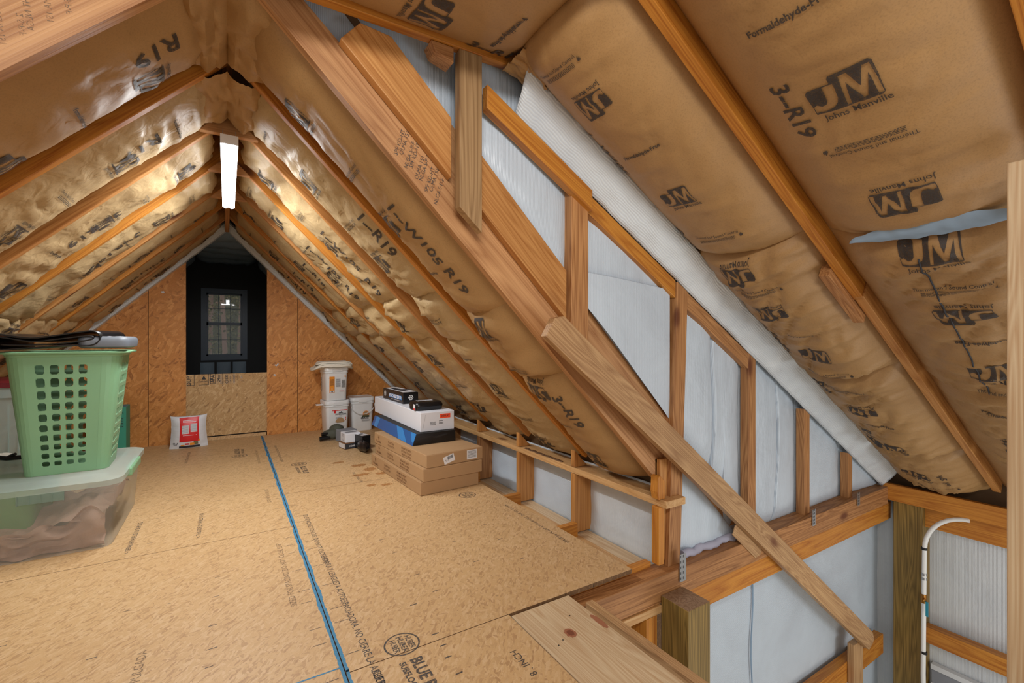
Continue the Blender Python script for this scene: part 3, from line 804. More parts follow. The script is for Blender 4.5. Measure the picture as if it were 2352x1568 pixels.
# sloping blocks between the studs
for i, (x0, x1, l) in enumerate(((.80, 1.30, 'upper'), (1.30, 1.86, 'middle'), (1.94, 2.53, 'lower, with bark edge'))):
    xz_board('rake_block', [(x0, sl(x0) - .085), (x1, sl(x1) - .085), (x1, sl(x1)), (x0, sl(x0))], 1.47 if i == 0 else 1.502, 1.51 if i == 0 else 1.54, sM, M['orange' if i < 2 else 'stud'], 'orange sloping block along the rake of the gable wall, %s' % l, 'board', 'rake blocks')
xz_board('stub_block', [(.60, 2.025), (.668, 2.005), (.668, 2.058), (.585, 2.058)], 1.47, 1.54, X3, M['stud'], 'stub of framing tucked under the collar tie beside the weathered stud', 'board')
b = B(); gp = [(.05, 2.32), (.30, 2.26), (2.55, -.0), (2.55, -.12), (4.36, -.12), (4.36, .18), (.60, 2.40), (.05, 2.40)]
b.add([P(x, 1.625, z) for x, z in gp] , [tuple(range(len(gp)))], M['foil']); struct(b.build('wall_gable'))
b = B(); b.add([P(1.90, 1.622, -.12), P(2.7, 1.622, -.12), P(2.7, 1.622, .1), P(1.90, 1.622, .60)], [(0, 1, 2, 3)], M['foil']); struct(b.build('wall_gable'))
b = B(); b.box((4.345, -.9, -.1), (4.365, 1.62, .28), M['deck']); struct(b.build('trim_3'))
# main collar tie along the ceiling edge
xz_board('collar_beam', [(-.3, 2.06), (.985, 2.06), (.92, 2.12), (-.3, 2.12)], 1.462, 1.50, X3, M['orange'], 'long orange collar tie along the flat ceiling edge at the gable wall', 'beam')
xz_board('collar_beam', [(-.9, 2.05), (.9, 2.05), (.83, 2.13), (-.9, 2.13)], .874, .912, X3, M['orange'], 'orange collar tie crossing the flat ceiling above the camera', 'beam')

# plates and beams of the gable wall
def npl(b, iv=None): pass
xz_board('plate_beam', [(.95, -.17), (4.17, -.17), (4.17, -.045), (.95, -.045)], 1.46, 1.56, X3, M['beam'], 'brown grained bottom plate the gable studs stand on', 'beam')
xz_board('rim_beam', [(1.88, -.30), (4.26, -.30), (4.26, -.172), (1.88, -.172)], 1.475, 1.56, X3, M['orange'], 'bright orange beam under the brown plate, right of the treated post', 'beam')
lumber('wall_plate', (1.14, 1.45, -.208), (1.70, 1.45, -.208), Y3, .09, .036, M['shelf'], label='pale flat top plate below the brown plate, left of the treated post', cat='board')
xz_board('wall_stud', [(1.60, -2.5), (1.64, -2.5), (1.64, -.21), (1.60, -.21)], 1.45, 1.60, Z3, M['orange'], 'orange stud in the dark bay under the plate, beside the treated post', 'stud', 'studs below the loft floor')
xz_board('wall_stud', [(1.645, -2.5), (1.675, -2.5), (1.675, -.21), (1.645, -.21)], 1.455, 1.50, Z3, M['orange'], 'narrow orange stud touching the treated post, under the plate', 'stud', 'studs below the loft floor')
b = B(); b.prism([(0, 0), (1.24, 0), (1.24, 2.3), (0, 2.3)], 0, .012, M['osbedge'])
put(b, text2d('25-83-21', .01), (.45, 1.95, .0125), X3, Y3, .05, M['inkfloor'])
tag(b.build('backing_board', None, frame_mtx(P(.92, 1.61, -2.5), X3, Z3)), 'brown backing board with a faint stamp, in the bay below the plate', 'board')
# big treated post
def posttop(b, iv=None): pass
def post(label, x0, x1, y0, y1, z0, z1, mat, nm='treated_post', top=None, parent=None):
    b = B(); L = z1 - z0
    b.box((0, 0, 0), (L, x1 - x0, y1 - y0), M[mat])
    o = b.build(nm, parent, frame_mtx(P(x0, y0, z0), Z3, X3), .004)
    if top:
        o.data.materials.append(M[top])
        for p in o.data.polygons:
            if p.normal.x > .9: p.material_index = 1
    if label: tag(o, label, 'post')
    return o
post('thick greenish treated post standing in the stair opening, dusty top', 1.70, 1.85, 1.305, 1.455, -2.6, -.13, 'treated', top='dirtywood')
post('tall greenish treated post in the far corner of the garage', 4.20, 4.34, 1.27, 1.44, -2.6, -.135, 'treated')
# corner: eave plate and header along side wall
yz_board('eave_plate', [(-.9, -.14), (1.50, -.14), (1.50, -.02), (-.9, -.02)], 4.17, 4.21, Y3, M['orange'], 'orange eave plate with a dark knot, top of the side wall', 'beam')
lumber('eave_plate', (4.215, -.9, -.055), (4.215, 1.5, -.055), X3, .10, .036, M['beam'], label='flat plate lying behind the orange eave plate, under the batts', cat='beam')
yz_board('side_header', [(-.9, -.29), (1.27, -.29), (1.27, -.15), (-.9, -.15)], 4.24, 4.28, Y3, M['orange'], 'orange header board below the eave plate on the side wall', 'beam')
yz_board('wall_girt', [(-.9, -1.10), (1.27, -1.10), (1.27, -.99), (-.9, -.99)], 4.22, 4.30, Y3, M['orange'], 'orange girt across the side wall, right of the corner post', 'beam', 'wall girts')
xz_board('wall_girt', [(1.9, -1.31), (4.2, -1.31), (4.2, -1.165), (1.9, -1.165)], 1.50, 1.56, X3, M['orange'], 'orange girt low on the white wall, left of the corner post', 'beam', 'wall girts')
xz_board('cleat_block', [(3.62, -1.42), (3.76, -1.42), (3.76, -1.03), (3.62, -1.03)], 1.458, 1.498, Z3, M['brace'], 'short upright block at the foot of the long brace', 'board')
# long diagonal brace
def bracepoly(a, bb, w):
    a = Vector((a[0], 0, a[1])); c = Vector((bb[0], 0, bb[1])); d = (c - a).normalized(); n = Vector((-d.z, 0, d.x)) * (w / 2)
    return [((a - n).x, (a - n).z), ((c - n + d * -.03).x, (c - n - d * .03).z), ((c - n * .1).x, (c - n * .1).z), ((c + n * .55).x, (c + n * .55).z), ((c + n - d * .05).x, (c + n - d * .05).z), ((a + n + d * .02).x, (a + n + d * .02).z), ((a + n * .4 - d * .01).x, (a + n * .4 - d * .01).z)], d
pl, d = bracepoly((1.055, 1.105), (3.79, -1.045), .115)
xz_board('diagonal_brace', pl, 1.412, 1.45, d, M['brace'], 'long tan diagonal brace crossing in front of the gable wall studs', 'brace')
pl, d = bracepoly((2.27, .055), (2.50, -.135), .075)
xz_board('rafter_cleat', pl, 1.452, 1.459, d, M['brace'], 'short cleat end showing just below the long brace at the plate', 'brace')

# metal nail plates
def nail_plate(label, x, z, w=.032, h=.115, y=1.452):
    b = B(); b.box((x, y, z), (x + w, y + .002, z + h), M['metal'])
    for i in range(5):
        for j in range(3): b.box((x + .005 + .009 * j, y - .0006, z + .010 + i * h / 5), (x + .008 + .009 * j, y + .0005, z + .010 + i * h / 5 + .012), M['blackm'])
    tag(b.build('nail_plate'), label, 'bracket', 'galvanised nail plates')
nail_plate('perforated nail plate at the foot of the third stud', 1.828, -.105, .045, .13)
nail_plate('perforated nail plate at the foot of the fifth stud', 3.06, -.10, .035, .10)
nail_plate('perforated nail plate at the foot of the sixth stud', 3.66, -.09, .035, .09)
nail_plate('perforated nail plate under the chipboard edge by the pale board', 1.205, -.14, .036, .10)

# ------------------------------------------------------------ near main rafters
def mrafter(label, x0, x1, y0, mat, dn=0, depth=.14, th=.038):
    o = P(x0, y0 + th, MZ - MS * x0 - dn); L = (x1 - x0) * mk
    return board('rafter', o, sM, -nM, [(0, 0), (L, 0), (L, depth), (0, depth)], th, M[mat], label=label, cat='rafter', group='main roof rafters')
mrafter('main slope rafter, striped orange, upper length over the stair opening', .84, 2.26, .873, 'orange')
mrafter('main slope rafter, lower yellow length running to the eave plate', 2.24, 4.15, .868, 'rafter')
mrafter('main slope rafter at the top right edge above the post', .84, 4.15, .238, 'orange')
board('splice_block', P(2.06, .874 + .078, MZ - MS * 2.06 - .012), sM, -nM, [(0, -.02), (.36, -.02), (.36, .07), (0, .07)], .040, M['stud'], label='splice block nailed where the upper and lower rafter lengths meet', cat='board')
post('pale upright post at the right edge of the view, reaching the rafter', 1.70, 1.74, .25, .346, -2.6, 1.50, 'pale', nm='upright_post')

# ------------------------------------------------------------ floor
def floor_panel(x0, x1, y0, y1, prints=None):
    g = .0018; b = B(); b.box((x0 + g, y0 + g, -.019), (x1 - g, y1 - g, 0), M['osb'])
    b.mats.append(M['osbedge'])
    for k in range(len(b.f)):
        if k in (2, 3, 4, 5): b.m[k] = 1
    if prints: prints(b)
    o = b.build('floor'); struct(o); return o
XU, YU = Vector((0, -1, 0)), Vector((1, 0, 0))   # lettering that reads toward the viewer
def fprint(b, s, x, y, h, u=(0, -1, 0), v=(1, 0, 0), mat='inkfloor', bold=.01, sq=1.0):
    vs, fs = text2d(s, bold); put(b, ([(p[0] * sq, p[1]) for p in vs], fs), (x, y, 0), u, v, h, M[mat], .0004)
def dash(b, x, y, l=.028, ang=0.0, w=.0045, mat='inkfloor'):
    put(b, rect2d(l, w), (x, y, 0), (math.cos(ang), math.sin(ang), 0), (-math.sin(ang), math.cos(ang), 0), 1, M[mat], .0004)
def huber(b, x, y, sc=1.0, rest=True, u=(0, -1, 0), v=(1, 0, 0)):
    u, v = Vector(u), Vector(v); c = Vector((x, y, 0))
    put(b, ring2d(.055 * sc, .061 * sc), c, u, v, 1, M['inkfloor'], .0004)
    for k in range(3):
        vs, fs = text2d('HUBER', .02); hw = 1
        put(b, ([(p[0] * .8 * (1, 1.2, 1)[k], p[1]) for p in vs], fs), c + v * (.027 - .027 * k) * sc, u, v, .030 * sc, M['inkfloor'], .0004)
    if rest:
        vs, fs = text2d('BLUE PLUS', .035); put(b, ([(p[0] * .95, p[1] * 1.1) for p in vs], fs), c + u * .20 * sc + v * .014 * sc, u, v, .050 * sc, M['inkfloor'], .0004)
        vs, fs = text2d('SUBFLOORING', .035); put(b, vs and ([(p[0] * .95, p[1]) for p in vs], fs), c + u * .185 * sc - v * .030 * sc, u, v, .030 * sc, M['inkfloor'], .0004)
BX = .317
def chalk(b, side, y0, y1):
    n = int((y1 - y0) / .012); vs = []; fs = []
    for i in range(n + 1):
        y = y0 + (y1 - y0) * i / n; w = .010 + .006 * nz(y * 9, side, 0) + .003 * nz(y * 60, side, 3)
        wid = w * (1.0 if y < 5.6 else .6)
        vs += [(BX + side * .0019, y, .0004), (BX + side * (.0019 + wid), y, .0004)]
    for i in range(n): fs.append((2 * i, 2 * i + 1, 2 * i + 3, 2 * i + 2) if side > 0 else (2 * i, 2 * i + 2, 2 * i + 3, 2 * i + 1))
    b.add(vs, fs, M['chalk'])
def ticks(b, side, y0, y1):
    r = random.Random(int(y0 * 100) + side + 5)
    y = y0
    while y < y1: dash(b, BX + side * .045, y, .045, 0, .003); y += .2 if r.random() < .6 else .1
def pFarL(b):
    chalk(b, -1, 2.86, 5.68); ticks(b, -1, 3.0, 5.5)
    huber(b, .094, 4.82, 1.0, True, (0, 1, 0), (-1, 0, 0))
    fprint(b, 'PANELES EN PISO / PANELS 1 1/8 IN', -.30, 5.0, .03, mat='inkfloor', bold=.005)
    fprint(b, '<- THIS SIDE UP PANELS 1/4 IN', -.13, 3.15, .03, u=(0, 1, 0), v=(-1, 0, 0), mat='inkfloor')
    fprint(b, '<- SEPARAR PANELES 1/8 DE PULG', -.42, 3.14, .03, u=(0, 1, 0), v=(-1, 0, 0), mat='inkfloor')
    fprint(b, 'LEAVE 1/8 IN GAP. TONGUE AND GROOVE', .23, 4.7, .028, mat='inkfaint')
    fprint(b, 'SIDE DOWN ON JOIST', .23, 3.5, .03, mat='inkfaint')
    for k in range(14):
        for x in (-.05, -.33): dash(b, x + random.uniform(-.01, .01), 3.0 + k * .19 + random.uniform(-.04, .04), random.uniform(.02, .04), .02, .003)
def pNearL(b):
    chalk(b, -1, 1.0, 2.85); ticks(b, -1, 1.2, 2.8)
    fprint(b, 'SIZED FOR SPACING. DO NOT CLOSE GAP', .225, 2.32, .034, u=(0, 1, 0), v=(-1, 0, 0), mat='inkfaint')
    put(b, rect2d(.19, .006), (.217, 1.546, 0), X3, Y3, 1, M['chalk'], .0005)
    fprint(b, 'PANELES 1 1/8 DE PULGADA', -.24, 1.74, .038, u=(0, 1, 0), v=(-1, 0, 0), mat='inkfaint', bold=.01)
    for x, y in ((-.035, 2.42), (-.04, 2.24), (-.045, 2.02), (-.045, 1.87), (-.05, 1.77), (-.33, 2.30), (-.38, 2.02), (-.66, 2.26), (-.62, 1.98), (-.36, 1.60), (-.67, 1.7)): dash(b, x, y, random.uniform(.022, .034), .05, .0038)
    r = random.Random(3)
    for k in range(10): dash(b, r.uniform(-.8, .2), r.uniform(1.4, 2.8), .012, r.uniform(-.5, .5), .003, 'inkfaint')
def pMidR(b):
    chalk(b, 1, 1.515, 3.468); ticks(b, 1, 1.6, 3.4)
    fprint(b, 'SELF-SPACING TONGUE. DO NOT CLOSE GAP', .395, 2.65, .034, bold=.006)
    fprint(b, 'RANURA Y LENGUETA AUTOESPACIADORA. NO CIERRE LA ABERTURA', .398, 1.86, .036, bold=.008, sq=.9)
    fprint(b, 'LEAVE 1/8 IN GAP AT ALL EDGES. THIS SIDE DOWN', 1.50, 2.2, .028, u=(0, 1, 0), v=(-1, 0, 0), bold=.006)
    huber(b, 1.376, 2.81, .95, False)
    dash(b, .627, 1.762, .026, 0, .006); dash(b, .631, 1.547, .026, 0, .006)
    for x, y in ((.66, 2.93), (.66, 2.82), (.67, 2.65), (.69, 2.42), (.70, 2.24), (.72, 1.98), (.74, 1.81), (1.24, 2.52), (1.23, 2.31), (1.22, 2.10), (1.20, 1.86), (1.02, 2.6), (1.0, 2.2), (1.0, 1.95)): dash(b, x, y, random.uniform(.024, .034), 0, .0045)
    r = random.Random(9)
    for k in range(16): dash(b, r.uniform(.4, 1.5), r.uniform(1.6, 3.4), .010, r.uniform(-.6, .6), .0025, 'inkfaint')
def blob(b, x, y, rx, ry, seed, mat='stain'):
    n = 26; vs = [(x, y, .0004)] + [(x + rx * (1 + .6 * nz(k * .8, seed, 1)) * math.cos(2 * math.pi * k / n), y + ry * (1 + .6 * nz(k * .8, seed, 1)) * math.sin(2 * math.pi * k / n), .0004) for k in range(n)]
    b.add(vs, [(0, 1 + k, 1 + (k + 1) % n) for k in range(n)], M[mat])
def pFarR(b):
    chalk(b, 1, 3.475, 5.68); ticks(b, 1, 3.6, 5.5)
    fprint(b, 'RANURA Y LENGUETA AUTOESPACIADORA. NO CIERRE', .40, 4.75, .028, bold=.004)
    huber(b, .512, 4.24, 1.0, True)
    fprint(b, 'THIS SIDE PANELS 1/8', .84, 3.62, .03, bold=.004)
    for x, y, rx, ry, s in ((.80, 4.12, .05, .03, 1), (.93, 3.94, .06, .04, 2), (.98, 3.78, .05, .05, 3), (.88, 3.66, .07, .03, 4), (1.03, 3.62, .05, .03, 5)): blob(b, x, y, rx, ry, s)
def pMidR2(b):
    pMidR(b)
    for x, y, rx, ry, s in ((.88, 3.36, .035, .025, 6), (.98, 3.32, .04, .025, 7)): blob(b, x, y, rx, ry, s)
def pNearR(b):
    chalk(b, 1, .9, 1.525)
    fprint(b, 'CIERRE LA ABERTURA', .40, 1.30, .036, bold=.008)
    huber(b, .512, 1.555, 1.0, True)
    for x, y in ((.631, 1.475), (.622, 1.412), (.621, 1.326)): dash(b, x, y, .024, .0, .006)
    fprint(b, '8 . INCH', .82, 1.26, .036, u=(0, 1, 0), v=(-1, 0, 0), bold=.01)
floor_panel(-.90, BX, 2.853, 5.70, pFarL)
floor_panel(-2.1, -.90, 2.853, 5.70)
floor_panel(-.90, BX, .41, 2.853, pNearL)
floor_panel(-2.1, -.90, .41, 2.853)
floor_panel(BX, 1.575, 1.51, 3.47, pMidR2)
floor_panel(BX, 1.575, 3.47, 5.70, pFarR)
floor_panel(BX, .915, .3, 1.51, pNearR)
floor_panel(-2.1, BX, -1.5, .41); floor_panel(BX, .915, -1.5, .3)
b = B(); b.box((-3.2, -4.0, -2.75), (5.2, 7.0, -2.62), M['concrete']); struct(b.build('floor'))
# joists under the right edge
for i, y in enumerate([1.545] + RY[:6]):
    xz_board('floor_joist', [(.3, -.25), (1.735, -.25), (1.735, -.021), (.3, -.021)], y, y + .038, X3, M['orange'], 'floor joist end under the right edge of the floor, %s from the gable wall' % ORD[i], 'joist', 'floor joists')
# pale boards along the stair opening
def knotp(b):
    pass
b = B(); b.box((0, 0, -.038), (2.6, .275, 0), M['pale'])
def disk(b, x, y, rx, ry, mat, seed=0, z=.0005):
    n = 28; b.add([(x, y, z)] + [(x + rx * (1 + .25 * nz(k * .6, seed, 1)) * math.cos(2 * math.pi * k / n), y + ry * (1 + .25 * nz(k * .6, seed, 1)) * math.sin(2 * math.pi * k / n), z) for k in range(n)], [(0, 1 + k, 1 + (k + 1) % n) for k in range(n)], mat)
M['knot'] = plain('red_knot', 'a0684c', .5); M['knot2'] = plain('red_knot_core', '7c4834', .5)
disk(b, .198, .127, .026, .020, M['knot'], 2); disk(b, .198, .127, .016, .012, M['knot2'], 4, .0009); disk(b, .20, .262, .05, .012, M['knot'], 9)
for x, y in ((.23, .05), (.215, .08), (.115, .19)): disk(b, x, y, .003, .003, M['blackm'], 1, .0007)
o = b.build('edging_board', None, frame_mtx(P(1.197, 1.503, -.004), (0, -1, 0), (-1, 0, 0)) , .002)
bm = bmesh.new(); bm.from_mesh(o.data); bmesh.ops.recalc_face_normals(bm, faces=bm.faces[:6]); bm.to_mesh(o.data); bm.free()
o.matrix_world = frame_mtx(P(.922, 1.503, -.005), (0, -1, 0), (1, 0, 0)) @ Matrix.Scale(1, 4)
tag(o, 'wide pale spruce board with a red knot along the stair opening edge', 'board')
EB = o
lumber('stair_header', (1.235, -1.2, -.25), (1.235, 1.44, -.25), Z3, .235, .036, M['brace'], label='brown board on edge just below and beside the pale edging board', cat='board')

# ------------------------------------------------------------ right knee wall
KX = 1.745
yz_board('knee_shelf', [(1.46, .255), (5.66, .255), (5.66, .29), (1.46, .29)], KX, KX + .135, Y3, M['shelf'], 'long light pine shelf rail along the right knee wall', 'shelf')
b = B()
M['bark'] = wood('bark_edge', '7a5636', '3c2614', 12, knots=False)
for k in range(26):
    y = 2.28 + k * .016; r = .010 + .006 * nz(k, 1, 1)
    b.rr([(.288, .009, r, .004), (.296, .007, r * .8, .004)], M['bark'], c=(KX + .018 + .010 * nz(k * .4, 3, 2), y), n=2)
o = b.build('bark_strip'); o.parent = bpy.data.objects['knee_shelf']; o.matrix_parent_inverse = bpy.data.objects['knee_shelf'].matrix_world.inverted(); o['label'] = 'dark bark left on the shelf edge'
for i, y in enumerate([1.50] + RY[:6]):
    if i == 0:
        xz_board('knee_stud', [(1.772, -.02), (1.86, -.02), (1.86, .47), (1.772, .47)], 1.520, 1.543, Z3, M['rafter'], 'upright board filling between the rafter foot and the third gable stud', 'stud', 'knee wall studs')
        xz_board('knee_stud', [(KX - .012, -.02), (KX + .022, -.02), (KX + .022, .253), (KX - .012, .253)], y - .005, y + .04, Z3, M['orange'], 'lower knee wall stud against the gable stud', 'stud', 'knee wall studs')
        xz_board('knee_block', [(KX - .018, .292), (KX + .024, .292), (KX + .024, .372), (KX - .006, .405), (KX - .022, .40), (KX - .026, .33)], y - .01, y + .035, Z3, M['orange'], 'ragged short block on the shelf against the gable stud', 'stud', 'short blocks above the shelf')
        continue
    xz_board('knee_stud', [(KX, -.095), (KX + .13, -.095), (KX + .13, .253), (KX, .253)], y + .04, y + .078, Z3, M['stud' if i == 3 else 'rafter'], 'lower knee wall stud, %s back from the gable wall' % ORD[i], 'stud', 'knee wall studs')
    xz_board('knee_block', [(KX, .292), (KX + .10, .292), (KX + .07, RW - KX - .075), (KX, RW - KX - .003)], y + .04, y + .078, Z3, M['rafter'], 'short wedge block on the shelf under a rafter, %s back' % ORD[i], 'stud', 'short blocks above the shelf')
for i, (y0, y1) in enumerate([(1.545, RY[0] + .04)] + [(RY[k] + .078, RY[k + 1] + .04) for k in range(5)]):
    b = B()
    def f(u, v, y0=y0, y1=y1, i=i):
        y = y0 - .02 + (y1 - y0 + .04) * u; z = -.13 + .43 * v; e = (1 - abs(2 * u - 1) ** 5) * (1 - abs(2 * v - 1) ** 6)
        return P(KX + .132 - .02 * e - .006 * nz(u * 5 + i, v * 4, i) - .006 * (v < .12) , y, z)
    b.grid(f, 24, 18, M['foily' if i == 0 else 'foilz']); tag(b.build('insulation_blanket'), 'small white blanket behind the knee wall, %s bay back from the gable wall' % ORD[i], 'insulation', 'knee wall blankets')
for k, (dx, w, m) in enumerate(((-.075, .085, 'shelf'), (.012, .10, 'pale'))):
    lumber('sole_plate', (KX + dx, 1.60, -.099 - .004 * k), (KX + dx, 5.6, -.099 - .004 * k), (1, 0, 0), w, .03, M[m], label='flat sole plate under the knee wall, %s strip' % ('inner' if k == 0 else 'outer'), cat='board', group='sole plates')
for i in range(1, 7):
    pass
b = B(); b.box((KX + .16, 1.58, -.3), (KX + .18, 5.7, .5), M['deck']); struct(b.build('wall_right'))
b = B(); b.box((-1.9, 1.5, 0), (-1.88, 5.7, .4), M['foily']); struct(b.build('wall_left'))

# ------------------------------------------------------------ end wall (orange chipboard)
YE = 5.70
b = B()
def wallpoly(pts, y, mat, name, th=.012, kind=True):
    o = xz_board(name, pts, y, y + th, X3, mat, bevel=0)
    return o
SEC = []
lp = [(-1.95, 0), (-.655, 0), (-.655, 1.80), (-1.95, .42)]
o = wallpoly([(-1.95, -.02), (-.657, -.02), (-.657, 1.62), (-1.95, .33)], YE, M['osbwall'], 'wall_end'); struct(o)
o = wallpoly([(-.653, -.02), (-.355, -.02), (-.355, 1.92), (-.653, 1.63)], YE, M['osbwall'], 'wall_end'); struct(o)
o = wallpoly([(.369, -.02), (.672, -.02), (.672, 1.63), (.369, 1.93)], YE, M['osbwall'], 'wall_end'); struct(o)
o = wallpoly([(.676, -.02), (1.95, -.02), (1.95, .33), (.676, 1.62)], YE, M['osbwall'], 'wall_end'); struct(o)
# small curved corner pieces of the opening
def arch(sx):
    pts = [(sx * .355, 1.79)] + [(sx * (.355 - .16 * (1 - math.cos(t))), 1.79 + .20 * math.sin(t)) for t in [k * math.pi / 2 / 8 for k in range(1, 9)]] + [(sx * .355, 2.0)]
    o = wallpoly(pts, YE + .001, M['shelf'], 'trim_%d' % (1 if sx < 0 else 2)); struct(o)
arch(-1); arch(1)
# pale infill board with grade stamps (lies a little behind the opening)
def apa(b, iv):
    U, V = iv.to_3x3() @ X3, iv.to_3x3() @ Z3; Y = YE + .0138
    def t(s, x, z, h, bold=.01, rot=False, mat='text', sq=1.0):
        vs, fs = text2d(s, bold); u, v = (V, -U) if rot else (U, V)
        put(b, ([(p[0] * sq, p[1]) for p in vs], fs), iv @ P(x, Y, z), u, v, h, M[mat], .0006)
    def r(x0, x1, z0, z1, w=.004):
        for a, c, e, g in ((x0, x1, z0, z0 + w), (x0, x1, z1 - w, z1), (x0, x0 + w, z0, z1), (x1 - w, x1, z0, z1)):
            vs = [(a, e), (c, e), (c, g), (a, g)]; put(b, ([(q_ - 0, w_) for q_, w_ in vs], [(0, 1, 2, 3)]), iv @ P(0, Y, 0), U, V, 1, M['text'], .0006)
    r(-.37, -.285, .575, .69); r(-.25, -.16, .575, .69); r(-.15, -.105, .585, .69); 
    t('OUP', -.33, .62, .05, .01, True); vs = [(-.238 + .02, .63), (-.20, .67), (-.18, .63)]
    put(b, ([(-.225, .632), (-.205, .672), (-.185, .632)], [(0, 2, 1)][::1]), iv @ P(0, Y, 0), U, V, 1, M['text'], -.0006)
    put(b, ([(-.225, .632), (-.185, .632), (-.205, .672)], [(0, 1, 2)]), iv @ P(0, Y, 0), U, V, 1, M['text'], .0006)
    t('WARNING', -.205, .61, .016); t('APA', -.128, .635, .045, .03, True); t('24oc', -.075, .64, .04, .01, True); t('RATED SHEATHING', -.04, .63, .016, .01, True)
    t('537', -.005, .65, .036, .02, True); t('PS 2-10', .03, .63, .018, .01, True); t('1/2 CAT', .06, .63, .02, .01, True); t('7/16 IN', .095, .64, .016, .01, True); t('1-24', .13, .63, .03, .01, True, 'textgrey')
    put(b, ring2d(.012, .016), iv @ P(-.005, Y, .60), U, V, 1, M['text'], .0006)
    for k in range(14): put(b, rect2d(.002, .10), iv @ P(-.10 + k * .013, Y, .63), U, V, 1, M['textgrey'], .0005)
xz_board('infill_panel', [(-.375, .045), (.375, .045), (.375, .685), (-.375, .685)], YE + .014, YE + .026, X3, M['osbpale'], 'pale chipboard panel with black grade stamps closing the opening bottom', 'panel', extra=apa, bevel=0)
xz_board('threshold_board', [(-.36, .0), (.36, .0), (.36, .035), (-.36, .035)], YE + .003, YE + .014, X3, M['osb'], 'thin chipboard strip under the pale panel at floor level', 'board', bevel=0)
# white rolled strips along the rakes of the end wall
for sg, nm in ((1, 'right'), (-1, 'left')):
    b = B(); k = 60; rings = []
    for i in range(k + 1):
        x = .0 + 1.86 * i / k; w = .075 * (1 + .12 * nz(i * .5, sg, 1)); zc = 2.235 - x
        yy = YE - .035 + .01 * nz(i * .7, sg, 4)
        c = P(sg * x, yy, zc)
        nn = Vector((sg * q2, 0, q2))
        rings.append([c + nn * (w * .5) + Y3 * .035, c + nn * (w * .55) - Y3 * .015, c + nn * .02 - Y3 * .035, c - nn * (w * .5) - Y3 * .02, c - nn * (w * .55) + Y3 * .035])
    b.loft(rings if sg > 0 else [r[::-1] for r in rings], M['foily']); tag(b.build('insulation_strip'), 'white rolled strip along the %s rake of the end wall' % nm, 'insulation', 'white edge strips')
# tufts of fluff stuck to the wall
for i, (x, z, s) in enumerate(((.455, .76, .03), (.445, .655, .022), (-.55, 1.51, .03))):
    b = B(); r = random.Random(i)
    for k in range(5):
        c = P(x + r.uniform(-s, s) * .6, YE - .008, z + r.uniform(-s, s) * .3)
        b.tube([c, c + P(r.uniform(-s, s) * .5, -.006, r.uniform(-s, s) * .3)], s * .22, M['fluff'], 6)
    tag(b.build('fluff_tuft'), ('upper white fluff tuft stuck right of the opening', 'lower white fluff tuft stuck right of the opening', 'white fluff tuft stuck left of the opening')[i], 'fluff', 'fluff tufts')

# ------------------------------------------------------------ dark room beyond
YF = 8.0
b = B()
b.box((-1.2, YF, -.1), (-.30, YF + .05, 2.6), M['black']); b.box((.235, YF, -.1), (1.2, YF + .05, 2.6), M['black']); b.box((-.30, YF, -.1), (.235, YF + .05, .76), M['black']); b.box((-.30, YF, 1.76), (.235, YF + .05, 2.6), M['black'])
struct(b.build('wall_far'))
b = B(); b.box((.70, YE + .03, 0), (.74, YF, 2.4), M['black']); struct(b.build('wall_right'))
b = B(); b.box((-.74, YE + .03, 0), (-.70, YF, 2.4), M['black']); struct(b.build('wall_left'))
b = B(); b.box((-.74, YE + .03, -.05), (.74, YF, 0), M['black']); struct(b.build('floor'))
make_ = ((-.42, .42, 'flat'),)
for i in range(5):
    y0 = 5.80 + i * .44
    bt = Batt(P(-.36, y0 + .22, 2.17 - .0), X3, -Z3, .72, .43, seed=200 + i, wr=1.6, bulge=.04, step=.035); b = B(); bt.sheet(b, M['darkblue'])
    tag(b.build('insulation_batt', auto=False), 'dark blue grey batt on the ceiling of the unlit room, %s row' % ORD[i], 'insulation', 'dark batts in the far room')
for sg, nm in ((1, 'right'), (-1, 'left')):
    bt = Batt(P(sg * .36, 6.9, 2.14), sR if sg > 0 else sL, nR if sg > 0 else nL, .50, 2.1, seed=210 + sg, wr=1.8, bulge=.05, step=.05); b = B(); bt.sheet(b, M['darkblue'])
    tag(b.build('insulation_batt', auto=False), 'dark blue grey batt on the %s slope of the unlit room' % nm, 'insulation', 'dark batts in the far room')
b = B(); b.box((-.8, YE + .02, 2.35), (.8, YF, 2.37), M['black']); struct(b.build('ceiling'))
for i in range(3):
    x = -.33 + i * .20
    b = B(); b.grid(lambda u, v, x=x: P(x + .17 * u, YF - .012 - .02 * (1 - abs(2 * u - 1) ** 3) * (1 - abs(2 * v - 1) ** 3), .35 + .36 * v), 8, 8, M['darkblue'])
    tag(b.build('insulation_blanket'), 'dark grey blanket pocket under the far window, %s' % ('left', 'middle', 'right')[i], 'insulation', 'dark pockets under the window')
